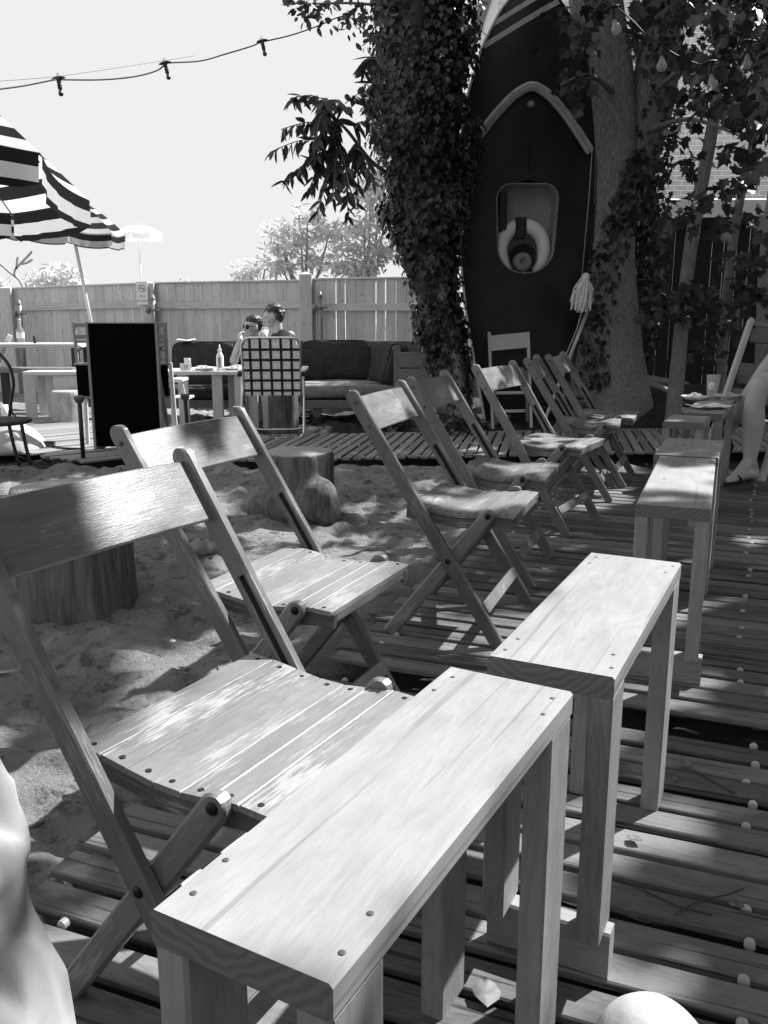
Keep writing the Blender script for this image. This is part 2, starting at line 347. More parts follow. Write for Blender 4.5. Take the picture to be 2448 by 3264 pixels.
def wpart(name, mb, mat, parent):            # a part whose mesh is in world coordinates
    o = mb.build(name, mat); o.parent = parent
    R = Matrix.LocRotScale(parent.location, parent.rotation_euler, None)
    o.matrix_parent_inverse = R.inverted(); return o
def copy_tree(o, parent=None):
    c = o.copy(); C.objects.link(c)
    if parent: c.parent = parent
    for ch in list(o.children): copy_tree(ch, c)
    return c
def spline(pts, n=8):
    P = [Vector(p) for p in pts]; out = []
    for i in range(len(P)-1):
        p0, p1, p2, p3 = P[max(i-1, 0)], P[i], P[i+1], P[min(i+2, len(P)-1)]
        for j in range(n):
            t = j/n; out.append(.5*((2*p1)+(-p0+p2)*t+(2*p0-5*p1+4*p2-p3)*t*t+(-p0+3*p1-3*p2+p3)*t**3))
    out.append(P[-1]); return out

# ------------------------------------------------------------------ leaves
def shape_leaf(kind):
    if kind == 'maple': h = [(0, 0), (.10, .02), (.36, -.02), (.30, .14), (.56, .34), (.40, .42), (.44, .62), (.20, .56), (.10, .74), (0, 1.0)]
    elif kind == 'ivy': h = [(0, 0), (.22, -.10), (.45, .10), (.30, .28), (.50, .52), (.20, .56), (0, 1.0)]
    elif kind == 'oval': h = [(0, 0), (.22, .25), (.26, .5), (.15, .8), (0, 1.0)]
    else: h = [(0, 0), (.13, .2), (.15, .5), (.08, .8), (0, 1.0)]
    return h
def leaves(name, P, Nrm, T, size, kind, mat, parent=None, fold=.18, world=True):
    """P points, Nrm normals, T direction of the tip, size array"""
    P = np.asarray(P, float); N = len(P); h = np.array(shape_leaf(kind)); K = len(h)
    Nrm = Nrm/np.linalg.norm(Nrm, axis=1, keepdims=True); T = T-Nrm*(T*Nrm).sum(1, keepdims=True); T = T/(np.linalg.norm(T, axis=1, keepdims=True)+1e-9)
    B = np.cross(Nrm, T)
    loc = []
    for (x, y) in h: loc.append((x, y, fold*x))
    for (x, y) in h[1:-1]: loc.append((-x, y, fold*x))
    loc = np.array(loc); nv = len(loc)
    z = loc[None, :, 2]-.12*loc[None, :, 1]**2
    vs = P[:, None, :]+size[:, None, None]*(loc[None, :, 0, None]*B[:, None, :]+loc[None, :, 1, None]*T[:, None, :]+z[:, :, None]*Nrm[:, None, :])
    vs = vs.reshape(-1, 3)
    f1 = list(range(K)); f2 = [0]+list(range(K, nv))+[K-1]; f2 = f2[::-1]
    me = bpy.data.meshes.new(name)
    me.vertices.add(N*nv); me.vertices.foreach_set('co', vs.astype(np.float32).ravel())
    fl = np.array(f1+f2); allf = (fl[None, :]+(np.arange(N)*nv)[:, None]).ravel()
    me.loops.add(len(allf)); me.loops.foreach_set('vertex_index', allf.astype(np.int32))
    me.polygons.add(2*N); st = np.arange(2*N)*K
    me.polygons.foreach_set('loop_start', st.astype(np.int32))
    me.update(calc_edges=True); me.validate()
    a = me.attributes.new('tone', 'FLOAT', 'POINT'); a.data.foreach_set('value', np.repeat(RNG.random(N), nv).astype(np.float32))
    me.materials.append(mat)
    o = bpy.data.objects.new(name, me); C.objects.link(o)
    if parent:
        o.parent = parent
        if world: o.matrix_parent_inverse = Matrix.LocRotScale(parent.location, parent.rotation_euler, None).inverted()
    return o
def rdir(n, bias=(0, 0, 0)):
    a = RNG.normal(size=(n, 3)); a /= np.linalg.norm(a, axis=1, keepdims=True); return a+np.array(bias)
def clumps(centres, radii, per, jitter=1.0):
    """points scattered in leaf clumps"""
    out = []
    for c, r in zip(centres, radii):
        d = rdir(per)*(RNG.random((per, 1))**.45)*r; d[:, 2] *= .6; out.append(np.array(c)+d)
    return np.concatenate(out)
# ================================================================== GROUND
def vnoise(x, y, s, seed=0):
    x = x/s+100+seed*17.3; y = y/s+100+seed*9.1; xi = np.floor(x).astype(int); yi = np.floor(y).astype(int); fx = x-xi; fy = y-yi
    fx = fx*fx*(3-2*fx); fy = fy*fy*(3-2*fy)
    def hsh(a, b): q = np.sin(a*127.1+b*311.7+seed*74.7)*43758.5453; return q-np.floor(q)
    return (hsh(xi, yi)*(1-fx)+hsh(xi+1, yi)*fx)*(1-fy)+(hsh(xi, yi+1)*(1-fx)+hsh(xi+1, yi+1)*fx)*fy
def sstep(a, b, x): t = np.clip((x-a)/(b-a), 0, 1); return t*t*(3-2*t)
def mound(x, y): return .28*sstep(8.5, 9.7, y)*sstep(1.2, 2.3, x)
DR = Vector((math.sin(math.radians(23)), math.cos(math.radians(23)), 0)); DP = Vector((math.sin(math.radians(-68.5)), math.cos(math.radians(-68.5)), 0))   # deck running / plank directions
def gz(x, y, want=False):
    x = np.asarray(x, float); y = np.asarray(y, float)
    rx, ry = x+.69, y-1.5; perp = rx*DR.y-ry*DR.x
    deck = sstep(-.12, .1, perp)*(1-sstep(6.2, 6.6, y))
    walk = sstep(6.45, 6.7, y)*(1-sstep(8.7, 8.9, y))*sstep(-6, -5.5, x)
    n = .040*(vnoise(x, y, .55, 1)-.5)+.060*(vnoise(x, y, .20, 2)-.5)+.044*(vnoise(x+.3*vnoise(x, y, .3, 7), y*1.6, .09, 3)-.5)+.020*(vnoise(x, y, .045, 4)-.5)
    foot = vnoise(x, y*1.4, .16, 5); n = n-.034*np.clip(foot-.60, 0, 1)*2
    cover = np.maximum(deck, walk)
    if want: return cover
    return -.022+n*(1-.8*cover)-.075*cover+mound(x, y)
def axis_(a, b, fine, lim):
    m = list(np.arange(a, b, fine)); k = fine; x = b; r = []
    while x < lim: r.append(x); k *= 1.25; x += k
    r.append(lim); x = a-fine; k = fine; lft = []
    while x > -lim: lft.append(x); k *= 1.25; x -= k
    lft.append(-lim); return np.array(lft[::-1]+m+r)
xs = axis_(-2.6, 1.2, .02, 300); ys = axis_(.6, 8.8, .02, 300)
X, Y = np.meshgrid(xs, ys); Z = gz(X, Y); far = np.maximum(sstep(14, 30, np.abs(X)), sstep(16, 30, np.abs(Y))); Z = Z*(1-far)-.02*far
me = bpy.data.meshes.new('ground'); nx, ny = len(xs), len(ys)
me.vertices.add(nx*ny); me.vertices.foreach_set('co', np.stack([X, Y, Z], -1).astype(np.float32).ravel())
ii = (np.arange(ny-1)[:, None]*nx+np.arange(nx-1)[None, :]).ravel(); q = np.stack([ii, ii+1, ii+nx+1, ii+nx], 1).ravel()
me.loops.add(len(q)); me.loops.foreach_set('vertex_index', q.astype(np.int32)); me.polygons.add(len(ii)); me.polygons.foreach_set('loop_start', (np.arange(len(ii))*4).astype(np.int32))
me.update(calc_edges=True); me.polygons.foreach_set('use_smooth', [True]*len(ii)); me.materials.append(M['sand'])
a_ = me.attributes.new('underdeck_shade', 'FLOAT', 'POINT'); a_.data.foreach_set('value', np.clip(gz(X, Y, True)**3, 0, 1).astype(np.float32).ravel())
gr = bpy.data.objects.new('ground', me); C.objects.link(gr); gr['kind'] = 'structure'

# ---- slatted walkways
def slats(name, org, run, pl, n, pitch, plen, wid, mat, caps=(), start=0, sag=0, jit=.02, thick=.018, z0=0):
    mb = MB(); cp = MB(); org = Vector(org)
    for i in range(start, start+n):
        c0 = org+run*(i*pitch); j0 = random.uniform(-jit, jit); j1 = random.uniform(-jit, jit); w = wid*random.uniform(.94, 1.05)
        zz = -thick/2+z0+random.uniform(-.003, .003); sk_ = random.uniform(-.006, .006)
        a = c0-pl*j0+V(0, 0, zz+random.uniform(-.002, .002)); b = c0-pl*(plen+j1)+run*sk_+V(0, 0, zz+random.uniform(-.002, .002))
        mb.beam(a, b, w, thick, run, .003)
        for cc in caps:
            if random.random() < (.28 if cc < .2 and name == 'deck_path' else .7):
                c = c0-pl*(cc+random.uniform(-.012, .012))+run*(pitch*.5+random.uniform(-.004, .004)); r_ = .0098
                cp.lathe(c+V(0, 0, -.005+z0)-run*.007, [(r_*.4, 0), (r_, .0008), (r_, .0132), (r_*.4, .014)], 16, axis=run, smooth=False)
    o = mb.build(name, mat); o['kind'] = 'structure'
    if caps: k = cp.build('spacer', M['plug'], o); k['kind'] = 'structure'
    return o
org1 = V(-.69, 1.5, 0)
slats('deck_path', org1, DR, DP, 27, .099, 1.85, .075, M['deck'], (.14, 1.28), start=-15)
slats('deck_path', org1+DR*1.28+V(.02, 0, .0), DR, DP, 39, .099, 2.0, .075, M['deck'], (.12, 1.22), z0=.012)
R1 = Vector((math.sin(math.radians(10.8)), math.cos(math.radians(10.8)), 0)); R1n = Vector((math.sin(math.radians(83)), math.cos(math.radians(83)), 0))
slats('walkway_path', (-1.15, 8.05, 0), R1n, R1, 62, .088, 1.52, .066, M['deck2'], (.03, .8, 1.48), jit=.015, z0=.01)
R2 = Vector((math.sin(math.radians(48)), math.cos(math.radians(48)), 0)); R2n = Vector((math.sin(math.radians(-50)), math.cos(math.radians(-50)), 0))
slats('walkway_path', V(-.80, 7.45, 0), R2n, R2, 42, .105, 1.65, .082, M['deck2'], (), start=4, jit=.05, z0=0)
# ================================================================== FOLDING CHAIRS (local: x forward, y left, z up)
def make_chair():
    t = empty('folding_chair')
    F = V(0, 0, 0); T = V(-.524, 0, .826); d = (T-F).normalized(); up = V(0, 1, 0)
    def PL(k, y, off=0): return F+d*k+V(0, y, 0)+d.cross(up)*off
    LL = (T-F).length
    for sg in (-1, 1):                                   # long legs that run up to hold the backrest, slotted for the seat pin
        mb = MB(); y = .243*sg; w, th = .044, .024
        s0, s1 = .40, .70
        ro = V(random.uniform(0, 40), random.uniform(0, 40), random.uniform(0, 40))
        mb.beam(PL(0, y), PL(s0, y), w, th, d.cross(up), .004, tone=.5, roff=ro)
        mb.beam(PL(s0, y, -.0145), PL(s1, y, -.0145), .015, th, d.cross(up), .004, tone=.5, roff=ro+V(0, -.0145, 0), L0=s0)
        mb.beam(PL(s0, y, .0145), PL(s1, y, .0145), .015, th, d.cross(up), .004, tone=.5, roff=ro+V(0, .0145, 0), L0=s0)
        mb.beam(PL(s0, y+sg*.008), PL(s1, y+sg*.008), .020, .0075, d.cross(up), 0, tone=.5, roff=ro, L0=s0)
        top = [PL(s1, y)]; sc = [1]
        for k in range(7): a = k/6*PI/2; top.append(PL(LL-.022+.022*math.sin(a), y)); sc.append((max(math.cos(a), .25), 1))
        mb.sweep(top, w, th, d.cross(up), .004, scales=sc, tone=.5, roff=ro, L0=s1)
        l = mb.build('post', M['chair'], t)
        hb = MB(); hb.beam(PL(s0+.006, y-sg*.001), PL(s1-.006, y-sg*.001), .0145, .012, d.cross(up), 0)
        hb.build('slot', M['hole'], l)
        sb = MB()
        for k in (LL-.045, LL-.135): sb = MB(); sb.lathe(PL(k, y+sg*.012), [(.006, 0), (.006, .0015), (.003, .0025)], 10, axis=(0, sg, 0)); sb.build('screw', M['screwdull'], l)
        sb = MB(); c_ = PL(.332, y+sg*.012); sb.lathe(c_, [(.009, 0), (.009, .002), (.005, .005)], 12, axis=(0, sg, 0)); sb.build('bolt', M['screw'], l)
    mb = MB(); n = 9; rows = []                          # backrest board, slightly dished
    yy = [(-.231+.462*i/(n-1)) for i in range(n)]
    pts = [PL(LL-.092, y, 0)+d.cross(up)*(-.010*(1-(y/.231)**2)) for y in yy]
    mb.sweep(pts, .128, .011, d, .003, smooth=False)
    b = mb.build('backrest', M['chair'], t)
    A = V(-.392, 0, 0); P = V(-.054, 0, .436); e = (P-A).normalized(); s2 = e.cross(up)
    for sg in (-1, 1):
        y = .2195*sg; L2 = (P-A).length; pts = [A+V(0, y, 0)]; sc = [1]
        pts.append(A+e*(L2-.005)+V(0, y, 0)); sc.append(1)
        for k in range(1, 7): a = k/6*PI/2; pts.append(A+e*(L2-.005+.024*math.sin(a))+V(0, y, 0)); sc.append((max(math.cos(a), .25), 1))
        mb = MB(); mb.sweep(pts, .046, .021, s2, .005, scales=sc); l = mb.build('rear_leg', M['chair'], t)
        sb = MB(); sb.lathe(P+V(0, y+sg*.0105, 0), [(.010, 0), (.010, .002), (.006, .006)], 12, axis=(0, sg, 0)); sb.build('screw', M['screw'], l)
    mb = MB(); q = PL(.135, 0, 0)
    mb.beam(q+V(.020, -.235, .012), q+V(.020, .235, .012), .040, .010, d, .002, tone=.7); mb.build('stretcher', M['chair'], t)
    mb = MB(); q = A+e*.12
    mb.beam(q+V(0, -.208, 0), q+V(0, .208, 0), .036, .010, e, .002); mb.build('stretcher', M['chair'], t)
    # seat: side rails and seven slats, dished
    X0, X1 = -.338, .030
    def sz(u): return .436+.010*math.cos(u*2*PI*.95)-.010*max(0, (u-.78)/.22)**2+.004
    for sg in (-1, 1):
        mb = MB(); pts = [V(X0+(X1-X0)*i/12, .196*sg, sz(i/12)-.0285) for i in range(13)]
        mb.sweep(pts, .018, .034, (0, 1, 0), .003); mb.build('seat_rail', M['chair'], t)
    mb = MB(); scs = []
    for i in range(7):
        u0, u1 = i/7, (i+1)/7; um = (u0+u1)/2; g_ = .0006
        a = V(X0+(X1-X0)*u0+g_, 0, sz(u0)); b_ = V(X0+(X1-X0)*u1-g_, 0, sz(u1)); c0 = (a+b_)/2; dr = (b_-a).normalized(); j = random.uniform(-.001, .001)
        mb.beam(c0+V(0, -.212+j, -.0055), c0+V(0, .212+j, -.0055), (b_-a).length, .0105, dr, .0015)
        for sg in (-1, 1): scs.append(c0+V(random.uniform(-.004, .004), .196*sg, -.001))
    st = mb.build('seat', M['seat'], t); 
    for c_ in scs: sb = MB(); sb.lathe(c_, [(.0050, 0), (.0050, .0014), (.003, .0016)], 10); sb.build('screw', M['hole'], st)
    mb = MB(); mb.beam(V(X1-.012, -.187, .418), V(X1-.012, .187, .418), .022, .026, (1, 0, 0), .003); mb.build('front_rail', M['chair'], t)
    mb = MB(); mb.beam(V(X0+.012, -.187, .418), V(X0+.012, .187, .418), .02, .026, (1, 0, 0), .003); mb.build('back_rail', M['chair'], t)
    return t
GRP = 'wooden folding chairs in a row along the benches'
proto = make_chair()
chairs = [(-.068, 1.233, 120, 'nearest wooden folding chair, its worn slatted seat touching the nearest bench top'),
 (-.053, 2.056, 115.2, 'second wooden folding chair, with a pale curved seat, in front of the burled stump'),
 (.463, 2.957, 110, 'third wooden folding chair, with a white sunlit backrest, beside the second bench'),
 (.673, 3.605, 109.7, 'fourth wooden folding chair, shaded, just behind the one with the white sunlit backrest'),
 (1.026, 4.41, 120, 'fifth wooden folding chair with a bright streaked backrest, in front of the boat'),
 (1.393, 5.286, 106, 'sixth wooden folding chair, half hidden behind the fifth one'),
 (1.61, 5.70, 112, 'farthest wooden folding chair of the row, dark with small sun spots, by the broom')]
for i, (x, y, az, lab) in enumerate(chairs):
    o = proto if i == 0 else copy_tree(proto)
    o.location = (x, y, .012 if i > 1 else 0); o.rotation_euler = (0, 0, math.radians(90-az)); tag(o, lab, 'chair', GRP)

# chair standing in front of the upended boat, folded flat and leaning back
def framed_chair():
    t = empty('folding_chair', (1.24, 8.68, .0), math.radians(12), label='pale wooden folding chair standing folded against the upended black boat', cat='chair')
    B = V(0, .16, 0)
    for sg in (-1, 1):
        mb = MB(); mb.beam(V(.20*sg, -.08, 0), V(.20*sg, .10, .92), .026, .026, (1, 0, 0), .004); mb.build('post', M['palewood'], t)
        mb = MB(); mb.beam(V(.165*sg, -.06, .06), V(.165*sg, .02, .55), .022, .03, (1, 0, 0), .004); mb.build('rear_leg', M['chair'], t)
    mb = MB(); mb.beam(V(-.187, .075, .815), V(.187, .075, .845), .15, .012, (0, .2, 1), .003); mb.build('backrest', M['palewood'], t)
    for z in (.34, .16): mb = MB(); mb.beam(V(-.187, -.01, z), V(.187, -.01, z), .03, .012, (0, .2, 1), .003); mb.build('stretcher', M['palewood'], t)
    mb = MB(); mb.beam(V(-.15, .03, .5), V(.15, .03, .5), .16, .02, (0, .2, 1), .003); mb.build('seat', M['chair'], t)
framed_chair()

# ================================================================== BENCH TABLES
def bench(x, y, az, L, Wd, lab, zt=.554, rail=False, far=True, leg_in=0.0, z0=0.0):
    t = empty('bench', (x, y, z0), math.radians(90-az), label=lab, cat='bench', group='narrow plank benches in a line')
    th = .037; zt = zt-z0
    mb = MB(); mb.beam(V(-L/2, 0, zt-th/2), V(L/2, 0, zt-th/2), Wd, th, (0, 1, 0), .004, tone=random.uniform(.45, .6), endmi=1); tp = mb.build('top', [M['pine'], M['endgrain']], t)
    sb = MB()
    for sx in (-1, 1):
        for sy in (-1, 1):
            for k in (0, 1):
                c = V(sx*(L/2-.035-k*.055), sy*(Wd/2-.018)+random.uniform(-.006, .004), zt-.0004)
                sb = MB(); sb.lathe(c, [(.0036, 0), (.0036, .0009), (.002, .0011)], 10); sb.build('screw', M['screwdull'], tp)
    for sx in (-1, 1):
        if sx > 0 and not far: continue
        zb = .088 if (rail and sx < 0) else 0
        for sy in (-1, 1):
            mb = MB(); c = V(sx*(L/2-.0445-leg_in), sy*(Wd/2-.019-.001), 0)
            mb.beam(c+V(0, 0, zb), c+V(0, 0, zt-th-.0005), .038, .089, (0, 1, 0), .004); mb.build('leg', M['pineleg'], t)
        if rail and sx < 0:
            mb = MB(); c = V(-(L/2-.06), 0, .0435); mb.beam(c-V(0, Wd/2+.01, 0), c+V(0, Wd/2+.002, 0), .038, .087, (1, 0, 0), .004); mb.build('foot_rail', M['pineleg'], t)
    return t
bench(.029, .937, 28.9, .645, .196, 'nearest narrow pine bench with a pale sunlit top, reaching into the bottom of the view')
bench(.406, 1.578, 26.1, .691, .200, 'second pine bench, standing on a foot rail behind the nearest one', rail=True)
bench(.983, 2.863, 21.0, .94, .203, 'third, longer pine bench with a bright band of sun across its top', z0=.012, rail=True)
bench(1.252, 3.56, 22.9, .51, .236, 'short bench with a jointed top right behind the band of sun', zt=.556, z0=.012)
bench(1.595, 4.62, 25.5, .34, .20, 'small shaded bench with a dark front edge, between the jointed bench and the plates', zt=.55, z0=.012)
bench(1.945, 5.25, 25, .93, .21, 'far bench that carries the plates and the beer glass', zt=.556, z0=.012)

# things on the far bench
p = g(2262, 1262, .556)
t = empty('beer_glass', (g(2268, 1277, .556)), label='clear pint glass with a small printed badge standing among the plates', cat='glass'); gx = t.location.copy()
mb = MB(); hh = .150; mb.lathe((0, 0, 0.012), [(.028, 0), (.030, .004), (.0425, hh), (.040, hh), (.028, .012), (.001, .012)], 32, caps=False); mb.build('tumbler', M['glass'], t)
mb = MB()
a0 = -PI/2-.55
vs = []; N = 14
for i in range(N+1):
    for j, zz in enumerate((.075, .115)):
        a = a0-.5+1.0*i/N; r = .0365+(.0425-.030)*(zz-.095)/hh+.0012; hz = math.sqrt(max(0, 1-((i-N/2)/(N/2))**2)); vs.append((math.cos(a)*r, math.sin(a)*r, .095+(1 if j else -1)*.024*hz+.0))
mb.add(vs, [(2*i, 2*i+2, 2*i+3, 2*i+1) for i in range(N)]); bd = mb.build('badge', M['paper'], t)
mb = MB(); mb.lathe((math.cos(a0)*.0395, math.sin(a0)*.0395, .092), [(.006, 0), (.0085, 0), (.0085, .0006), (.006, .0006)], 16, axis=(math.cos(a0), math.sin(a0), 0), caps=False); mb.build('badge_ring', M['ink'], bd)
def plate(loc, r, lab, rz=0, food=True, mess=1.0):
    t = empty('paper_plate', loc, rz, label=lab, cat='plate', group='paper plates of food')
    mb = MB(); mb.lathe((0, 0, 0), [(.001, .003), (r*.7, .003), (r*.8, .012), (r, .022), (r, .024), (r*.78, .015), (r*.68, .006), (.001, .006)], 28, rf=lambda a, i: 1+.05*math.sin(3*a+r*50)*(i in (3, 4)), caps=False); mb.build('dish', M['paper'], t)
    if food:
        mb = MB()
        for k in range(16): a = random.uniform(0, 6.28); d = random.uniform(0, r*.6); mb.sphere((math.cos(a)*d, math.sin(a)*d, .018+random.uniform(0, .02)*mess), random.uniform(.010, .022), 8, (1, .8, .6), bump=.2)
        mb.build('leftovers', M['food'], t)
    return t
def napkin(loc, s, lab, rz=0, seed=1):
    r = random.Random(seed); n = 9; vs = []
    for i in range(n):
        for j in range(n):
            u, v = i/(n-1)-.5, j/(n-1)-.5
            vs.append(V(u*s*1.3, v*s, .006+abs(.05*s*math.sin(5*u+seed)*math.cos(4*v+1.3*seed))+.16*s*max(0, abs(u)+abs(v)-.55)+r.uniform(0, .004)))
    mb = MB(); R = Matrix.Rotation(rz, 3, 'Z'); vs = [R@v for v in vs]
    mb.add(vs, [(i*n+j, i*n+j+1, (i+1)*n+j+1, (i+1)*n+j) for i in range(n-1) for j in range(n-1)], smooth=False)
    o = mb.build('napkin', M['paper'], None); o.location = loc; mo = o.modifiers.new('thick', 'SOLIDIFY'); mo.thickness = .0015
    return tag(o, lab, 'napkin')
plate(g(2215, 1274, .557), .085, 'paper plate heaped with scraps left of the pint glass')
plate(g(2318, 1270, .557), .085, 'paper plate of scraps right of the pint glass', food=True, mess=.4)
napkin(g(2262, 1302, .557), .17, 'crumpled paper napkin on the bench edge in front of the pint glass', .4, 2)

# ================================================================== STUMPS
def stump(name, c, r, h, lab, mat='stump', flare=.12, burl=None, seed=1, top='cut', cat='stump'):
    t = empty(name, c, label=lab, cat=cat); rr = random.Random(seed); ph = [rr.uniform(0, 6) for _ in range(6)]
    def rf(a, i): return 1+.045*math.sin(3*a+ph[0])+.03*math.sin(5*a+ph[1])+.012*math.sin(11*a+ph[2])+.006*math.sin(23*a+ph[3]+i*.3)
    prof = [(r*(1+flare*((1-k/10)**3)), -.06+(h+.06)*k/10) for k in range(11)]+[(r*.985, h+.004)]
    mb = MB(); mb.lathe((0, 0, 0), prof, 48, rf=rf, caps=bool(burl))
    if burl:
        for (x, y, z, rb, s) in burl:
            mb.sphere((x, y, z), rb, 20, s, bump=.08)
    tb = mb.build('trunk_block', M[mat], t)
    if burl:
        m_ = tb.modifiers.new('grow_together', 'REMESH'); m_.mode = 'VOXEL'; m_.voxel_size = .009; m_.use_smooth_shade = True; m_ = tb.modifiers.new('soft', 'SMOOTH'); m_.iterations = 14; m_.factor = .6
    mb = MB(); mb.lathe((0, 0, h-.02), [(r*.97, 0), (r*.975, .024), (r*.9, .028), (.001, .026)], 48, rf=rf, caps=False); mb.build('cut_top', M[top], t)
    return t
stump('tree_stump', (-1.19, 3.27, -.03), .215, .47, 'wide dark upright log stump behind the nearest chair backrest', flare=.05, seed=3)
stump('tree_stump', (-.475, 4.88, -.03), .182, .365, 'stump with a big rounded burl on the sand behind the second chair', flare=.12, seed=5,
      burl=[(.10, -.15, .12, .13, (1, .8, 1)), (.17, -.17, .06, .09, (.8, .8, 1.1)), (-.2, -.02, .04, .11, (1, .8, .8)), (-.08, -.12, .08, .12, (1.1, .7, 1))])
for px, py, s, sd in ((585, 1725, .07, 1), (640, 1745, .085, 2), (560, 1672, .05, 3)):
    mb = MB(); mb.sphere((0, 0, 0), s*.72, 18, (1.5, 1, .6), bump=.22); o = mb.build('rock', M['rock']); o.location = g(px, py, 0.0)+V(0, 0, .0); o.rotation_euler = (0, 0, sd)
    tag(o, ['rounded rock behind the nearest chair backrest, right of the wide stump', 'flat pale rock right of the wide stump, nearest of the three', 'small dark rock between the wide stump and the flat pale rock'][sd-1], 'rock', 'rocks on the sand by the wide stump')

# ================================================================== UPENDED BOAT
def boat():
    cx, cy = 1.42, 9.2
    t = empty('sailing_dinghy', (cx, cy, 0), label='black sailing dinghy stood on its stern between the ivy tree and the big trunk', cat='boat')
    ctl = [(0, .36), (.3, .42), (.62, .485), (1.1, .58), (1.63, .645), (2.2, .68), (2.77, .665), (3.2, .60), (3.61, .47), (3.9, .32), (4.08, .17), (4.17, .04)]
    def hw(z):
        for (a, b), (c, d) in zip(ctl, ctl[1:]):
            if z <= c: t_ = (z-a)/(c-a); return b+(d-b)*t_
        return ctl[-1][1]
    Z0, Z1, HX, RT, RB = 1.50, 2.345, .303, .14, .26
    def hx(z):
        if z < Z0 or z > Z1: return 0
        if z > Z1-RT: k = (z-(Z1-RT))/RT; return HX-RT+RT*math.sqrt(max(0, 1-k*k))
        if z < Z0+RB: k = ((Z0+RB)-z)/RB; return HX-.02-RB*.95+RB*.95*math.sqrt(max(0, 1-k*k))
        return HX-.02*(1-(z-Z0-RB)/(Z1-RT-Z0-RB))
    zs = sorted(set([4.17*i/70 for i in range(71)]+[Z0, Z1]+[Z0+RB*(1-math.cos(k*PI/2/10)) for k in range(11)]+[Z1-RT*(1-math.cos(k*PI/2/8)) for k in range(9)]))
    def crown(x, z): return -.05*(1-(x/max(hw(z), .05))**2)
    mb = MB(); vs = []; rows = []; NB = 8
    for z in zs:
        h = hx(z); w = hw(z); row = []
        for sg in (-1, 1):
            part = []
            for k in range(NB+1):
                x = sg*(h+(w-h)*k/NB); part.append(len(vs)); vs.append((x, crown(x, z), z))
            row.append(part)
        rows.append((z, row))
    fs = []
    for (za, ra), (zb, rb) in zip(rows, rows[1:]):
        for s_ in (0, 1):
            for k in range(NB):
                f = (ra[s_][k], ra[s_][k+1], rb[s_][k+1], rb[s_][k]); fs.append(f if s_ else f[::-1])
    mb.add(vs, fs, smooth=True)
    # hull sides and bottom behind the deck
    hv = []; n = len(zs); m = 12
    for z in zs:
        w = hw(z)
        for k in range(m+1): a = PI*k/m; hv.append((-w*math.cos(a), .02+.36*math.sin(a)**.7*min(1, .35+w/.6)*(w/.69)**.4 if 0 < k < m else 0, z))
    mb.add(hv, [(i*(m+1)+k, i*(m+1)+k+1, (i+1)*(m+1)+k+1, (i+1)*(m+1)+k) for i in range(n-1) for k in range(m)]+[tuple(range(m, -1, -1))], smooth=True)
    hull = wl(mb, 'hull', M['hull'], t)
    # gunwale trim
    for sg, lab in ((-1, 1), (1, 1)):
        mb = MB(); mb.tube([V(sg*(hw(z)+.004), -.006, z) for z in zs if z < 4.1], .014, 6); wl(mb, 'gunwale', M['hullrim'] if sg < 0 else M['hull'], t)
    # cockpit well
    D = .26; mb = MB(); loop = [(-hx(z), z) for z in zs if Z0 <= z <= Z1]+[(hx(z), z) for z in reversed(zs) if Z0 <= z <= Z1]
    k = len(loop); mb.add([(x, crown(x, z)-.004, z) for x, z in loop]+[(x*.97, D, z) for x, z in loop], [(i, (i+1) % k, k+(i+1) % k, k+i) for i in range(k)]+[tuple(range(2*k-1, k-1, -1))], [(z, x, 0) for x, z in loop]*2)
    ck = wl(mb, 'cockpit', M['interior'], t)
    mb = MB(); mb.tube([V(x, crown(x, z)-.004, z) for x, z in loop]+[V(loop[0][0], crown(*loop[0])-.004, loop[0][1])], .008, 6); wl(mb, 'cockpit_lip', M['cushlight'], t)
    mb = MB(); mb.box((-.235, .12, 2.10), (.08, .25, .36), axis=2, ch=.01); wl(mb, 'side_locker', M['hull'], t)
    # splash rail
    P = [V(.60*s_, 0, z) for s_, z in ((-1, 2.64), (-.8, 2.80), (-.55, 2.985), (-.3, 3.135), (-.1, 3.21), (0, 3.222), (.1, 3.21), (.3, 3.135), (.55, 2.985), (.8, 2.80), (1, 2.64))]
    P = spline(P, 4)
    for p_ in P: p_.y = crown(p_.x, p_.z)-.028
    mb = MB(); mb.sweep(P, .058, .085, (0, 1, 0), .015, smooth=True); r_ = wl(mb, 'splash_rail', M['pl_rail'], t)
    for off in (-.018, .014): mb = MB(); mb.tube([q_+V(0, -.0285, off) for q_ in P], .003, 5); wl2(mb, 'groove', M['ink'], r_)
    em = MB(); em.lathe((0.0, crown(0, 3.05)-.0, 3.075), [(.001, .006), (.026, .006), (.03, .004), (.03, -.01)], 24, axis=(0, -1, 0), rf=lambda a, i: 1+.25*abs(math.cos(a)), caps=False); e_ = wl(em, 'emblem', M['cushlight'], t)
    em = MB()
    for a, b in (((-.014, .008), (.014, .008)), ((.014, .008), (-.014, -.008)), ((-.014, -.008), (.014, -.008))): em.tube([V(a[0], crown(0, 3.05)-.008, 3.075+a[1]), V(b[0], crown(0, 3.05)-.008, 3.075+b[1])], .0025, 5)
    wl2(em, 'emblem_mark', M['hullrim'], e_)
    mb = MB(); mb.box((0, -.052, 2.595), (.022, .012, .25), axis=2, ch=.004); sl_ = wl(mb, 'daggerboard_slot', M['hole'], t)
    mb = MB(); mb.tube([V(-.012, -.056, 2.47), V(-.012, -.056, 2.72), V(.012, -.056, 2.72), V(.012, -.056, 2.47), V(-.012, -.056, 2.47)], .002, 5); wl2(mb, 'slot_rim', M['cushion'], sl_)
    mb = MB(); mb.lathe((0.02, -.045, 3.56), [(.001, .012), (.022, .012), (.034, .014), (.036, 0)], 20, axis=(0, -1, 0), caps=False); wl(mb, 'mast_socket', M['hole'], t)
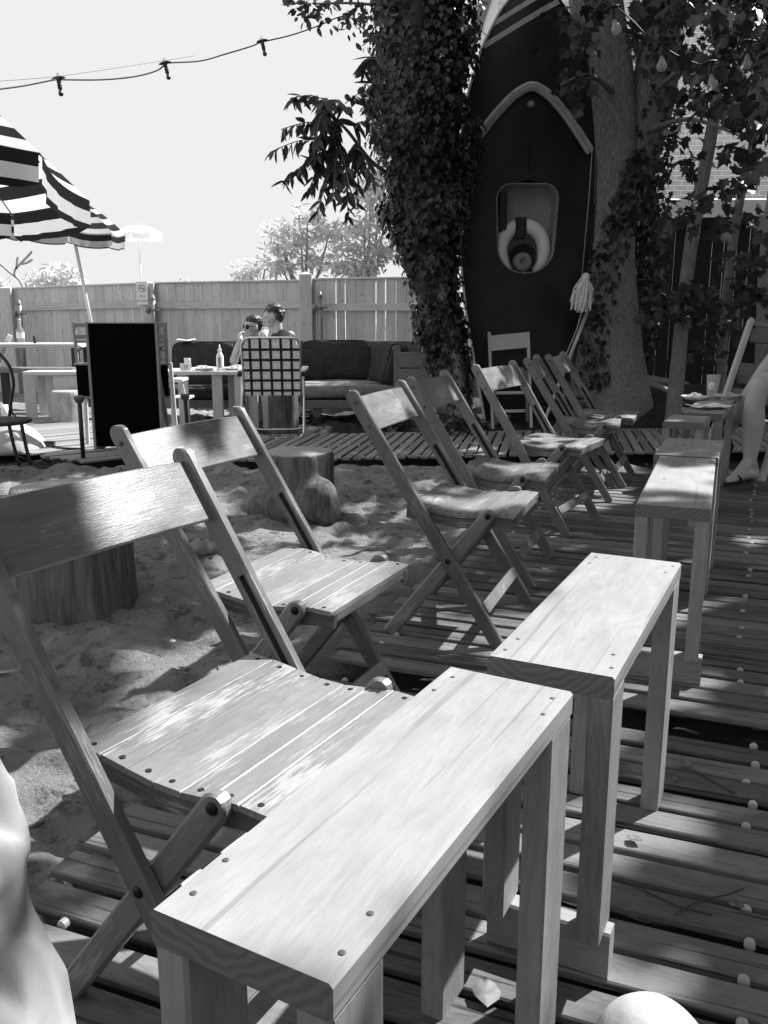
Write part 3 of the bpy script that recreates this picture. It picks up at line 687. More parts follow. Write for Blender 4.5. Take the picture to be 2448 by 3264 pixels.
    for a, b, w_ in (((-.46, 3.60), (.30, 4.02), .055), ((-.40, 3.78), (.16, 4.085), .05)):   # painted bow bands
        mb = MB(); N = 16; vs = []
        for i in range(N+1):
            x = a[0]+(b[0]-a[0])*i/N; z = a[1]+(b[1]-a[1])*i/N
            for s_ in (-1, 1):
                zz = z+s_*w_/2; xx = max(-hw(zz)+.004, min(hw(zz)-.004, x)); vs.append((xx, crown(xx, zz)-.004, zz))
        mb.add(vs, [(2*i, 2*i+2, 2*i+3, 2*i+1) for i in range(N)], smooth=True); wl(mb, 'bow_stripe', M['pl_rail'], t)
    for x, z in ((-.28, .82), (.02, .78)): mb = MB(); mb.lathe((x, crown(x, z), z), [(.001, .006), (.008, .006), (.009, 0)], 10, axis=(0, -1, 0), caps=False); wl(mb, 'fitting', M['white'], t)
def wl(mb, name, mat, parent): return mb.build(name, mat, parent)
wl2 = wl
M['pl_rail'] = plain('faded_white_rail', .42, .55, noise=.25, scale=9)
boat()
# life ring and bailing bucket hanging in the cockpit
t = empty('life_ring', (1.40, 9.2, 1.735), label='white horseshoe life ring with a dark strap hanging in the boat cockpit', cat='life ring')
mb = MB(); N = 30; pts = []; rr_ = []
for i in range(N+1):
    a = math.radians(-62+304*i/N); pts.append(V(math.cos(a)*.215, .08, math.sin(a)*.225)); rr_.append(.075*(.45+.55*math.sin(PI*min(1, max(0, (i+4)/(N+8))))**.5))
mb.tube(pts, rr_, 14); mb.build('ring', M['paper'], t)
mb = MB(); mb.beam(V(-.03, .04, .10), V(-.03, .04, .30), .11, .14, (1, 0, 0), .03); mb.build('strap', M['cushion'], t)
t = empty('bucket', (1.395, 9.2, 1.65), label='dark round bucket on its side inside the life ring', cat='bucket')
mb = MB(); mb.lathe((0, .14, 0), [(.13, 0), (.135, .16), (.14, .165), (.125, .165), (.12, .10), (.001, .10)], 28, axis=(0, -1, 0), caps=False); mb.build('pail', M['cushion'], t)
mb = MB(); mb.lathe((0, .05, -.05), [(.10, 0), (.09, .08), (.035, .10), (.03, .06), (.001, .06)], 28, axis=(0, -1, .1), caps=False); mb.build('funnel', M['greypaint'], t)

# broom, mop and cord leaning between boat and trunk
a, b = at(1752, 1300, 8.3), at(1862, 1020, 8.75)
t = empty('broom', tuple(a), label='pale broom handle leaning up to the big trunk behind the far chairs', cat='broom')
mb = MB(); d_ = (b-a); mb.tube([a-d_*.12, b+d_*.25], .016, 10); wpart('handle', mb, M['palewood'], t)
t = empty('mop', tuple(at(1845, 960, 8.7)), label='white string mop hanging head down beside the big trunk', cat='mop')
mb = MB(); mb.tube([at(1888, 470, 8.75), at(1878, 620, 8.72), at(1855, 880, 8.7)], .004, 8); wpart('handle', mb, M['rope'], t)
mb = MB(); r0 = at(1868, 880, 8.68)
for k in range(130):
    e_ = at(1868+random.gauss(-18, 14), 985+random.uniform(-25, 12), 8.68+random.uniform(-.05, .06)); m_ = (r0+e_)/2+V(random.gauss(0, .02), random.gauss(0, .02), .02)
    mb.tube([r0+V(random.gauss(0, .012), random.gauss(0, .012), random.gauss(0, .015)), m_, e_], .0055, 4, smooth=False, tone=random.random())
wpart('mop_head', mb, M['mop'], t)
mb = MB(); mb.tube(spline([at(1856, 985, 8.66), at(1838, 1050, 8.6), at(1800, 1140, 8.5)], 4), .006, 6); o = mb.build('cord', M['rope']); tag(o, 'thin pale cord running down from the mop beside the broom handle', 'cord')
# ================================================================== TREES
def trunk(mb, pts, rad, n=20, flute=.05, seed=0, flare=None):
    pts = spline(pts, 6); N = len(pts); vs = []
    rs = np.interp(np.linspace(0, 1, N), np.linspace(0, 1, len(rad)), rad); L = 0
    for i, p in enumerate(pts):
        d = (pts[min(i+1, N-1)]-pts[max(i-1, 0)]).normalized(); sd = d.cross(V(0, 1, 0)).normalized(); u = sd.cross(d)
        for j in range(n):
            a = 2*PI*j/n; k = 1+flute*math.sin(3*a+seed)+flute*.6*math.sin(5*a+seed*2+i*.15)+.02*math.sin(9*a+i*.3)
            if flare and i < N*.3: k += flare*(1-i/(N*.3))**2*(.6+.8*max(0, math.sin(4*a+seed)))
            vs.append(p+sd*math.cos(a)*rs[i]*k+u*math.sin(a)*rs[i]*k)
    mb.add(vs, [(i*n+j, i*n+(j+1) % n, (i+1)*n+(j+1) % n, (i+1)*n+j) for i in range(N-1) for j in range(n)]+[tuple((N-1)*n+j for j in range(n))], smooth=True)
def surf_pts(pts, rad, n, span=(0, 1), front=None):
    """random points on the surface of a tapered limb -> positions, normals"""
    pts = spline(pts, 10); N = len(pts); P = []; Nn = []
    for _ in range(n):
        u = random.uniform(*span)*(N-1); i = min(int(u), N-2); f = u-i; p = pts[i].lerp(pts[i+1], f); d = (pts[i+1]-pts[i]).normalized()
        r = np.interp(u/(N-1), np.linspace(0, 1, len(rad)), rad)
        a = random.uniform(0, 2*PI) if front is None else random.gauss(-PI/2, front)
        sd = V(1, 0, 0); nrm = (sd-d*sd.dot(d)).normalized()*math.cos(a)+V(0, 1, 0)*math.sin(a); P.append(tuple(p+nrm*r)); Nn.append(tuple(nrm))
    return np.array(P), np.array(Nn)

# --- ivy covered tree (left of the boat)
IY = 8.55
ip = [at(1460, 1262, IY), at(1424, 1130, IY), at(1386, 960, IY), at(1360, 740, IY), at(1354, 500, IY), at(1340, 200, IY), at(1340, -60, IY), at(1335, -420, IY)]
ip[0].z = -.05
t = empty('ivy_covered_tree', tuple(ip[0]), label='tall tree trunk wrapped in dense dark ivy, left of the black boat', cat='tree')
mb = MB(); trunk(mb, ip, [.15, .15, .15, .18, .2, .2, .2, .2], 20, .1, 2); wpart('trunk', mb, M['bark'], t)
P, Nn = surf_pts(ip, [.12, .14, .19, .28, .36, .40, .42, .42], 21000, (.0, .93))
lump = vnoise(P[:, 0]+P[:, 1], P[:, 2], .35, 3)
P = P+Nn*((lump-.5)*.24+RNG.normal(0, .045, len(P)))[:, None]
nr = Nn*.9+rdir(len(P))*.55+np.array([0, -.1, .35]); T_ = np.array([[0, 0, -1.0]])+rdir(len(P))*.55
leaves('ivy', P, nr, T_, RNG.uniform(.022, .078, len(P)), 'ivy', M['ivy'], t)
mb = MB()                                              # inner mass of stems that blocks see-through
trunk(mb, [p_ for p_ in ip], [.08, .10, .15, .24, .31, .34, .36, .36], 16, .12, 5); wpart('ivy_stems', mb, M['dark'], t)

# --- big trunk (right of the boat)
TY = 9.35
def TP(x, y, D=TY): return at(x, y, D)
tp = [TP(1950, 1262), TP(1946, 1120), TP(1942, 900), TP(1944, 700), TP(1952, 480), TP(1935, 250), TP(1905, 20), TP(1870, -300), TP(1840, -800)]
tp[0].z = -.06
big = empty('maple_tree', tuple(tp[0]), label='big bare-barked maple trunk right of the black boat, its leafy crown overhead', cat='tree')
mb = MB(); trunk(mb, tp, [.38, .29, .265, .255, .26, .27, .25, .22, .18], 28, .04, 1, .30); wpart('trunk', mb, M['bark'], big)
mb = MB()
fork = [TP(2020, 560), TP(2070, 330), TP(2110, 80), TP(2140, -300), TP(2200, -800)]
trunk(mb, fork, [.18, .22, .2, .17, .12], 18, .05, 4)
l2 = [TP(2030, 1150, 9.9), TP(2085, 900, 9.8), TP(2070, 620, 9.6), TP(2050, 420, 9.5)]
trunk(mb, l2, [.12, .09, .08, .09], 14, .08, 6)
for k in range(9):
    s_ = tp[6+k % 3]; a = math.radians(random.uniform(-170, 170)); e_ = s_+V(math.cos(a)*2.6-.1, math.sin(a)*2.2-1.2, random.uniform(.6, 2.0)); m_ = (s_+e_)/2+V(0, 0, .35)
    if e_.x < .3: continue
    mb.tube(spline([s_, m_, e_], 5), [.09*(1-i/11)+.015 for i in range(11)], 8)
for (x0, y0), (x1, y1), (x2, y2) in (((2080, 300), (2200, 210), (2330, 260)), ((2060, 420), (2200, 380), (2400, 450)), ((1960, 300), (1880, 240), (1790, 270))):
    mb.tube(spline([TP(x0, y0, 9.2), TP(x1, y1, 8.4), TP(x2, y2, 7.6)], 5), [.035, .032, .028, .025, .022, .02, .018, .015, .012, .01, .008], 6)
wpart('limbs', mb, M['bark'], big)
mb = MB(); b0 = V(tp[0].x, tp[0].y-.1, .0)
for x1, y1, x2, y2, r in ((1750, 1268, 1560, 1290, .05), (2080, 1240, 2190, 1250, .09), (1900, 1275, 1720, 1310, .06), (2120, 1262, 2230, 1290, .05), (1830, 1262, 1640, 1262, .035)):
    def onm(x, y):
        q_ = g(x, y, .2); q_.z = float(gz(q_.x, q_.y))+.02; return q_
    mb.tube(spline([b0+V(0, -.15, .34), onm((1975+x1)//2, y1-8), onm(x1, y1), onm(x2, y2)], 6), [r*(1.6-1.3*i/18) for i in range(19)], 8)
wpart('roots', mb, M['bark'], big)
P, Nn = surf_pts([TP(1900, 1230, 9.1), TP(1900, 1000, 9.1), TP(1950, 780, 9.1), TP(2010, 640, 9.1), TP(2040, 500, 9.1)], [.10, .12, .10, .12, .06], 560)
P2, N2 = surf_pts([TP(2030, 1150, 9.75), TP(2075, 900, 9.6), TP(2070, 620, 9.4), TP(2080, 400, 9.3), TP(2105, 120, 9.3)], [.12, .12, .14, .18, .16], 1100); P = np.concatenate([P, P2]); Nn = np.concatenate([Nn, N2])
P += rdir(len(P))*.07; leaves('climbing_ivy', P, Nn*.5+rdir(len(P))*.6+np.array([0, -.8, .2]), rdir(len(P))*.6+np.array([0, 0, -1]), RNG.uniform(.05, .09, len(P)), 'ivy', M['ivy'], big)

# --- crown: hanging maple foliage in view + overhead canopy that shades the yard
LIT = []                                                # sunlit patches on the ground plane (polygons seen in the light falling through the crown)
def lit(pts, z=0.0):
    k = z/math.tan(SEL); LIT.append([(g(x, y, z).x-k*math.sin(SAZ), g(x, y, z).y-k*math.cos(SAZ)) for x, y in pts])
def litw(pts):                                          # the same, from points in space
    LIT.append([(p_.x-p_.z/math.tan(SEL)*math.sin(SAZ), p_.y-p_.z/math.tan(SEL)*math.cos(SAZ)) for p_ in pts])
def chp(i, x, y, z):
    cx, cy, az = chairs[i][:3]; a = math.radians(az); return V(cx+x*math.sin(a)-y*math.cos(a), cy+x*math.cos(a)+y*math.sin(a), z)
def bnp(c, az, x, y, z): a = math.radians(az); return V(c[0]+x*math.sin(a)+y*math.cos(a), c[1]+x*math.cos(a)-y*math.sin(a), z)
lit([(470, 2870), (1060, 3150), (1860, 2200), (1430, 2100)], .554)
lit([(1550, 2090), (1970, 2170), (2195, 1785), (1865, 1755)], .554)
lit([(2050, 1555), (2275, 1565), (2284, 1490), (2085, 1500)], .554)
for c_, az_, x_ in (((.029, .937), 28.9, .278), ((.406, 1.578), 26.1, .301), ((.406, 1.578), 26.1, -.301), ((.983, 2.863), 21, -.42), ((.983, 2.863), 21, .42)):
    litw([bnp(c_, az_, x_-.05, .11, .52), bnp(c_, az_, x_+.05, .11, .52), bnp(c_, az_, x_+.05, .11, .02), bnp(c_, az_, x_-.05, .11, .02)])
def cbox(i, x0, x1, y0, y1, z0, z1): litw([chp(i, x0, y0, z0), chp(i, x0, y1, z0), chp(i, x1, y1, z1), chp(i, x1, y0, z1)])
lit([(-60, 2500), (40, 2500), (130, 2800), (260, 3264), (-60, 3264)], .62); lit([(1880, 3264), (1980, 3130), (2200, 3130), (2330, 3264)], .50)
litw([at(1850, 3420, .66), at(1950, 3100, .66), at(2260, 3100, .66), at(2400, 3420, .66)])
cbox(0, -.30, .04, -.20, .22, .44, .44); cbox(0, -.50, -.43, -.02, .25, .80, .68); cbox(0, -.52, -.28, .22, .26, .83, .45); cbox(0, -.36, -.10, -.26, -.23, .57, .20)
cbox(1, -.28, .02, -.20, .22, .44, .44); cbox(1, -.50, -.43, -.26, -.12, .82, .68); cbox(1, -.44, -.30, .20, .27, .70, .45)
cbox(2, -.50, -.42, -.22, .12, .82, .68); cbox(2, -.50, -.34, -.26, -.22, .80, .50); cbox(2, -.30, -.05, -.10, .02, .44, .44)
cbox(3, -.10, -.02, .05, .2, .44, .44)
cbox(4, -.50, -.42, -.20, .18, .82, .68); cbox(4, -.30, .02, -.2, .2, .44, .44); cbox(4, -.44, -.30, .22, .26, .70, .45)
cbox(5, -.1, .0, -.1, .1, .44, .44); cbox(6, -.47, -.43, -.05, .06, .77, .70); cbox(6, -.28, -.1, -.2, .0, .44, .44)
lit([(1310, 1960), (1420, 1975), (1700, 1990), (1720, 2120), (1560, 2100), (1290, 2070)])
lit([(-80, 2350), (150, 2370), (350, 2420), (290, 2660), (100, 2600), (0, 2640), (-80, 2600)])
lit([(330, 2350), (560, 2250), (640, 2300), (420, 2440)])
lit([(120, 2960), (420, 2880), (680, 2950), (560, 3264), (200, 3264)])
lit([(1480, 2700), (1700, 2680), (1720, 2980), (1500, 2960)])
lit([(1540, 2640), (1640, 2640), (1960, 2560), (2120, 2520), (2090, 2700), (1960, 2720)])
lit([(1750, 3220), (2000, 3080), (2080, 3160), (1900, 3264)])
lit([(900, 1790), (1180, 1680), (1320, 1720), (1250, 1790), (1040, 1840)]); lit([(560, 1600), (700, 1560), (760, 1600), (640, 1650)]); lit([(430, 2060), (560, 2030), (600, 2080), (480, 2120)]); lit([(700, 1760), (860, 1720), (900, 1750), (740, 1800)])
lit([(1290, 1560), (1400, 1540), (1400, 1570)]); lit([(1220, 1640), (1290, 1625), (1280, 1655)]); lit([(1330, 1530), (1385, 1520), (1380, 1545)])
lit([(820, 1670), (1080, 1650), (1100, 1690), (860, 1710)]); lit([(1120, 1600), (1300, 1590), (1310, 1615), (1140, 1620)]); lit([(620, 2000), (760, 1960), (800, 2010), (680, 2040)])
lit([(1350, 1860), (1440, 1850), (1480, 1880), (1380, 1890)])
lit([(1830, 1640), (2010, 1600), (1980, 1560), (1760, 1590)])
for px, py in ((2060, 1495), (1990, 1480), (2120, 1500), (1830, 1480), (1600, 1490), (1540, 1440), (1900, 1510), (2330, 1550), (2400, 1730)): lit([(px-40, py), (px, py-9), (px+45, py), (px, py+10)])
lit([(2050, 2550), (2160, 2545), (2110, 2640)])
def inside(px, py):
    r = np.zeros(len(px), bool)
    for poly in LIT:
        c = np.zeros(len(px), bool); n = len(poly)
        for i in range(n):
            x1, y1 = poly[i]; x2, y2 = poly[(i+1) % n]
            if y1 == y2: continue
            c ^= ((y1 > py) != (y2 > py)) & (px < (x2-x1)*(py-y1)/(y2-y1)+x1)
        r |= c
    return r
N = 170000
gx_ = RNG.uniform(-7.5, 8.5, N); gy_ = RNG.uniform(-6.5, 9.6, N); hh_ = 3.5+RNG.random(N)**1.2*2.4
hh_ = np.where(gy_ < -3.0, .6+(hh_-3.5)*2.2, hh_)      # unseen low leaves added behind the camera to cut sky fill
hh_ = np.where(gy_ < -2.5, 1.5+(hh_-3.6)*1.9, hh_)      # height range of that added leaf screen
edge = vnoise(gx_, gy_, .9, 8)
keep = ~((gy_ > 6.6+1.2*edge) & (gx_ < -.9)) & ~((gx_ < -1.7-edge*.9) & (gy_ > 4.0)) & ~((gx_ < -2.2) & (gy_ > 1.2)) & ~((gx_ < -3.4) & (gy_ > -3))
hole = vnoise(gx_, gy_, .16, 9)+.35*vnoise(gx_, gy_, .07, 10)
keep &= hole < 1.20
off = hh_/math.tan(SEL)
px_, py_ = gx_+off*math.sin(SAZ), gy_+off*math.cos(SAZ)
j = RNG.normal(0, .02, (2, N)); 
for dx_, dy_ in ((0, 0), (.085, 0), (-.085, 0), (0, .085), (0, -.085), (.06, .06), (-.06, -.06), (.06, -.06), (-.06, .06)): keep &= ~inside(gx_+j[0]+dx_, gy_+j[1]+dy_)
ux = 1224+CF*px_/(py_*math.cos(CP)-(hh_-CH)*math.sin(CP)); vy = 1632-CF*((hh_-CH)*math.cos(CP)+py_*math.sin(CP))/(py_*math.cos(CP)-(hh_-CH)*math.sin(CP))
keep &= ~((py_ > 0) & (vy > -60) & (ux < 2060) & (ux > -100))
keep &= ~((py_ > 0) & (vy > -60) & (ux >= 2060) & (ux < 2600) & (RNG.random(N) < .85))       # the crown does not hang in front of the sky at left
P = np.stack([px_, py_, hh_], 1)[keep]; N = len(P)
P[:, 2] += 0
leaves('crown_and_added_screen', P, rdir(N)*.55+np.array(SUN), rdir(N), RNG.uniform(.07, .13, N), 'maple', M['maple'], big)
# visible hanging leaves (photo px centre, spread px, depth, count)
cl = [(2060, 60, 70, 7.8, 45), (2180, 30, 70, 7.2, 50), (2300, 50, 60, 6.6, 50), (2410, 80, 70, 6.2, 60), (2190, 180, 60, 7.4, 50), (2290, 220, 60, 6.8, 60), (2410, 230, 60, 6.2, 55),
      (2240, 320, 50, 7.4, 40), (2350, 340, 60, 6.6, 50), (2430, 400, 50, 6.2, 36), (2130, 300, 50, 8.0, 26), (2420, 520, 50, 6.4, 34), (2330, 470, 45, 7.0, 18), (2150, 420, 40, 7.6, 10),
      (1850, 120, 60, 8.2, 34), (1840, 260, 55, 8.2, 34), (1800, 60, 50, 8.4, 18), (1810, 305, 35, 8.2, 12), (1845, 345, 22, 8.2, 5), (1900, 30, 60, 8.4, 25),
      (2200, 520, 45, 7.8, 16), (2250, 640, 50, 7.6, 22), (2170, 690, 50, 7.8, 24), (2110, 745, 30, 8.0, 10), (2330, 610, 60, 7.0, 20), (2400, 700, 60, 6.8, 20), (2300, 720, 40, 7.2, 12)]
Ps = []; Sz = []
for x, y, s_, D, n in cl:
    for _ in range(n):
        Ps.append(tuple(at(x+random.gauss(0, s_*.5), y+random.gauss(0, s_*.45), D+random.uniform(-.9, .9)))); Sz.append(random.uniform(.065, .135))
P = np.array(Ps); N = len(P)
leaves('hanging_leaves', P, rdir(N)*.9+np.array([0, -.5, .6]), rdir(N)*.8+np.array([0, 0, -.8]), np.array(Sz), 'maple', M['maple'], big)
# --- deep foliage mass behind, upper right: a second tree beyond the fence
bt = empty('maple_tree', (4.6, 10.6, 0), label='dense leafy tree standing beyond the dark fence, top right', cat='tree')
mb = MB(); mb.tube(spline([V(4.6, 10.6, -.05), V(4.5, 10.6, 2.0), V(4.6, 10.6, 5)], 5), [.14]*6+[.11]*5, 10); wpart('trunk', mb, M['bark'], bt)
Ps = []
for _ in range(1500):
    x = random.uniform(2020, 2600); y = random.gauss(120, 190); D = random.uniform(9.6, 12)
    if y > 330+random.gauss(0, 60) and random.random() < .75: continue
    if vnoise(np.array([x]), np.array([y]), 60, 12)[0] > .63: continue
    Ps.append(tuple(at(x, y, D)))
P = np.array(Ps); N = len(P); leaves('crown', P, rdir(N)*.9+np.array([0, -.5, .5]), rdir(N)+np.array([0, 0, -.5]), RNG.uniform(.09, .17, N), 'maple', M['maple'], bt)

# --- two saplings
def sapling(pts, rad, D, leafc, lab):
    q_ = [at(x, y, D) for x, y in pts]; q_[0].z = float(gz(q_[0].x, q_[0].y))-.03
    t = empty('maple_sapling', tuple(q_[0]), label=lab, cat='tree', group='young maples by the dark fence')
    mb = MB(); trunk(mb, q_, rad, 12, .03, D); wpart('trunk', mb, M['saplingbark'], t)
    Ps = []
    for x, y, s_, n in leafc:
        for _ in range(n): Ps.append(tuple(at(x+random.gauss(0, s_*.5), y+random.gauss(0, s_*.35), D-.25+random.uniform(-.4, .3))))
    P = np.array(Ps); N = len(P); leaves('foliage', P, rdir(N)*.6+np.array([0, -.6, .6]), rdir(N)*.9+np.array([0, 0, -.7]), RNG.uniform(.07, .14, N), 'maple', M['maple'], t)
M['saplingbark'] = mk_bark('smooth_bark', .14, .30, (10, 10, 5), .5, .01)
sapling([(2150, 1248), (2165, 1120), (2180, 960), (2205, 760), (2230, 620), (2275, 380), (2300, 150), (2330, -100)], [.085, .07, .065, .062, .06, .055, .05, .04], 8.6,
        [(2180, 960, 70, 40), (2110, 985, 50, 22), (2300, 1000, 60, 22), (2240, 930, 60, 20), (2330, 830, 50, 14), (2180, 1010, 40, 14), (2060, 1000, 40, 10)], 'young maple with a pale bent trunk nearest the big trunk')
sapling([(2300, 1210), (2310, 1000), (2335, 780), (2365, 600), (2410, 400), (2450, 100)], [.05, .05, .048, .045, .04, .03], 9.6,
        [(2360, 900, 60, 22), (2400, 960, 60, 24), (2290, 1060, 70, 26), (2220, 1120, 60, 24), (2410, 840, 40, 12)], 'thinner young maple behind, right of the pale bent one')
def low_plant(x, y, D, n, s_, lab, kind='oval'):
    b_ = at(x, y, D); b_.z = float(gz(b_.x, b_.y)); t = empty('ground_plant', tuple(b_), label=lab, cat='plant', group='low plants under the trees and sofa')
    d_ = rdir(n); d_[:, 2] = np.abs(d_[:, 2])*.8; P = np.array(b_)+d_*s_*RNG.random((n, 1))**.5; leaves('foliage', P, rdir(n)*.5+np.array([0, -.3, 1]), d_, RNG.uniform(.04, .10, n), kind, M['ivy'], t)
    mb = MB()
    for k in range(0, n, 6): mb.tube([b_+V(0, 0, -.02), Vector(P[k])], .004, 4)
    wpart('stem', mb, M['dark'], t)
low_plant(1230, 1345, 8.9, 160, .24, 'dark low plant in front of the sofa, left of its right-hand post')
low_plant(1000, 1335, 9.2, 60, .14, 'small dark plant under the sofa by the lawn chair')
low_plant(1420, 1300, 8.2, 200, .34, 'ivy clump at the foot of the ivy tree', 'ivy')
low_plant(1800, 1215, 9.0, 160, .3, 'ivy clump at the left foot of the big trunk', 'ivy')
low_plant(2230, 1225, 8.9, 140, .3, 'leafy clump right of the pale bent young maple', 'ivy')
low_plant(2400, 1200, 9.0, 120, .35, 'leafy clump behind the ladder-back chair', 'ivy')

# --- ailanthus fronds hanging left of the ivy tree
def frond(mbs, P, T_, Nn, Sz, a, b, droop, leaf, n=15):
    pts = spline([a, (a+b)/2+V(0, 0, droop*.5), b-V(0, 0, droop*.6)], 8); mbs.tube(pts, .004, 5); N = len(pts)
    for k in range(n):
        u = (.12+.88*k/n)*(N-1); i = min(int(u), N-2); p_ = pts[i].lerp(pts[i+1], u-i); d = (pts[i+1]-pts[i]).normalized(); s_ = d.cross(V(0, 0, 1)).normalized()
        for sg in (-1, 1):
            P.append(tuple(p_)); dirn = (s_*sg*.75+d*.35+V(0, 0, -.85)+V(*[random.gauss(0, .12) for _ in range(3)])); T_.append(tuple(dirn)); Nn.append(tuple(d*.5+V(random.gauss(0, .3), random.gauss(0, .3), random.gauss(.5, .2)))); Sz.append(leaf*(1-.35*k/n)*random.uniform(.8, 1.1))
t = empty('sumac_tree', tuple(at(1290, 1200, 9.6)), label='dark tree with long feathery fronds hanging beside the ivy, above the fence', cat='tree')
mb = MB(); P = []; T_ = []; Nn = []; Sz = []; base = at(1085, 400, 7.6); D = 7.6
for x0, y0, x1, y1, dr in ((1060, 330, 925, 300, .05), (1070, 400, 895, 400, .05), (1060, 450, 860, 470, .06), (1060, 490, 900, 570, .05), (1100, 330, 1200, 300, .08), (1120, 400, 1220, 420, .1), (1080, 520, 1010, 660, .1), (1100, 540, 1110, 680, .08), (1090, 420, 960, 520, .05), (1080, 380, 1000, 470, .1), (1130, 470, 1190, 560, .1), (1060, 420, 1120, 600, .1), (1050, 350, 1000, 430, .1), (1080, 460, 1060, 620, .08), (1110, 350, 1030, 310, .05), (1140, 440, 1140, 640, .1), (1190, 260, 1180, 350, .05), (1200, 180, 1160, 215, .05), (1060, 470, 980, 600, .07)):
    frond(mb, P, T_, Nn, Sz, at(x0, y0, D+random.uniform(-.15, .15)), at(x1, y1, D+random.uniform(-.35, .2)), dr, .185, 12)
mb.tube(spline([at(1245, 560, 8.6), at(1180, 510, 8.1), at(1110, 420, 7.7), at(1060, 370, 7.5)], 6), [.022-.0007*i for i in range(19)], 7)
mb.tube(spline([at(1400, 1240, 9.4), at(1380, 900, 9.2), at(1300, 640, 8.8), at(1245, 560, 8.6)], 6), .03, 7)
wpart('branch', mb, M['bark'], t)
n = len(P); leaves('foliage', np.array(P), np.array(Nn), np.array(T_), np.array(Sz), 'lance', M['frond'], t)
Ps = []
for x, y, s_, n in ((985, 20, 26, 26), (1010, 50, 22, 22), (960, 35, 16, 10), (905, 8, 10, 6), (1060, 5, 25, 14), (1105, 60, 30, 22), (1150, 40, 30, 30), (1180, 100, 30, 22), (1160, 130, 18, 8), (1075, 70, 12, 5), (1200, 20, 30, 30)):
    for _ in range(n): Ps.append(tuple(at(x+random.gauss(0, s_), y+random.gauss(0, s_*.7), 7.8+random.uniform(-.3, .3))))
t2 = empty('overhanging_branch', tuple(at(1230, 40, 8.2)), label='small dark leafy branch hanging into the sky at top, left of the ivy', cat='branch')
mb = MB(); mb.tube(spline([at(1250, 20, 8.4), at(1120, 10, 8.0), at(1000, 12, 7.8), at(930, 10, 7.7)], 5), [.014-.0007*i for i in range(16)], 6); wpart('stem', mb, M['bark'], t2)
P = np.array(Ps); N = len(P); leaves('foliage', P, rdir(N), rdir(N)+np.array([0, 0, -.8]), RNG.uniform(.05, .09, N), 'oval', M['frond'], t2)

# --- pale sunlit trees beyond the board fence
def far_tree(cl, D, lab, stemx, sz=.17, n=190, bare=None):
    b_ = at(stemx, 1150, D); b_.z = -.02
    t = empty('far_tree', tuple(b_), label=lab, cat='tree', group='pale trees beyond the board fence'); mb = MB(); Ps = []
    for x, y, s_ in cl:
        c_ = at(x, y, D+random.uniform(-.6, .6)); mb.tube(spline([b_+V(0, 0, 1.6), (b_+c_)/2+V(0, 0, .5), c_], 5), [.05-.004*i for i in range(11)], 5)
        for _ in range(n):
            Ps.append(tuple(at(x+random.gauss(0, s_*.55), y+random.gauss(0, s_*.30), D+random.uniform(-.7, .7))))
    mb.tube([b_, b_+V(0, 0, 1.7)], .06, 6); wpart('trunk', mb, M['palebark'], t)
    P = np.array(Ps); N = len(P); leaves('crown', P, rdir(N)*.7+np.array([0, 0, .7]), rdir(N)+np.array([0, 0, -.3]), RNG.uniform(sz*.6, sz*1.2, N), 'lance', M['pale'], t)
far_tree([(960, 760, 60), (900, 790, 45), (1000, 830, 60), (890, 730, 40), (1050, 740, 50), (980, 690, 45), (900, 850, 40)], 17, 'pale airy tree beyond the fence, above the seated couple', 975)
far_tree([(1160, 720, 70), (1210, 800, 50), (1120, 790, 60), (1180, 620, 50), (1230, 680, 50), (1100, 850, 50), (1220, 560, 40), (1170, 860, 40)], 16, 'denser pale tree beyond the fence beside the ivy', 1170)
far_tree([(800, 860, 45), (780, 880, 30), (850, 830, 35)], 18, 'low pale shrub tree beyond the fence, left of the airy tree', 810, n=130)
far_tree([(120, 890, 30), (180, 865, 38), (220, 880, 30), (240, 905, 25), (160, 905, 30)], 18, 'flat-topped pale tree beyond the fence under the small parasol', 190, n=190)
far_tree([(5, 900, 16)], 18, 'pale twig tree at the left edge beyond the fence', 0, n=90)
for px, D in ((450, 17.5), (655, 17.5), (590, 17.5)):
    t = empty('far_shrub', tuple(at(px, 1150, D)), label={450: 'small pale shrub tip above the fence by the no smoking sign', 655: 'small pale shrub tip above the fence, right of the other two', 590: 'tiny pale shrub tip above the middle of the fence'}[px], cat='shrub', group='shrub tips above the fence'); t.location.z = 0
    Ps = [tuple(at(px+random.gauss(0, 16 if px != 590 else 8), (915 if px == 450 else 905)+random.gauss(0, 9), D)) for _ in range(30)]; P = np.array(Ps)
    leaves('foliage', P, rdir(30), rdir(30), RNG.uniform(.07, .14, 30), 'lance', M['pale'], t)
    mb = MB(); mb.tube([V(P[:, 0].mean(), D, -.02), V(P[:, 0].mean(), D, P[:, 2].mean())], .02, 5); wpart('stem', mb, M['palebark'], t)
t = empty('bare_branch', tuple(at(70, 1000, 16)), label='bare forked branch rising above the fence at far left', cat='branch'); mb = MB()
for L_ in ([(80, 930), (62, 895), (48, 880), (48, 860), (65, 840), (90, 815), (102, 800)], [(50, 882), (30, 868), (8, 848), (-10, 838)], [(52, 858), (55, 830), (57, 818)], [(64, 842), (85, 838), (105, 826)], [(80, 930), (84, 915), (82, 900)]):
    mb.tube(spline([at(x, y, 16) for x, y in L_], 3), .022, 5)
wpart('twig', mb, M['palebark'], t)

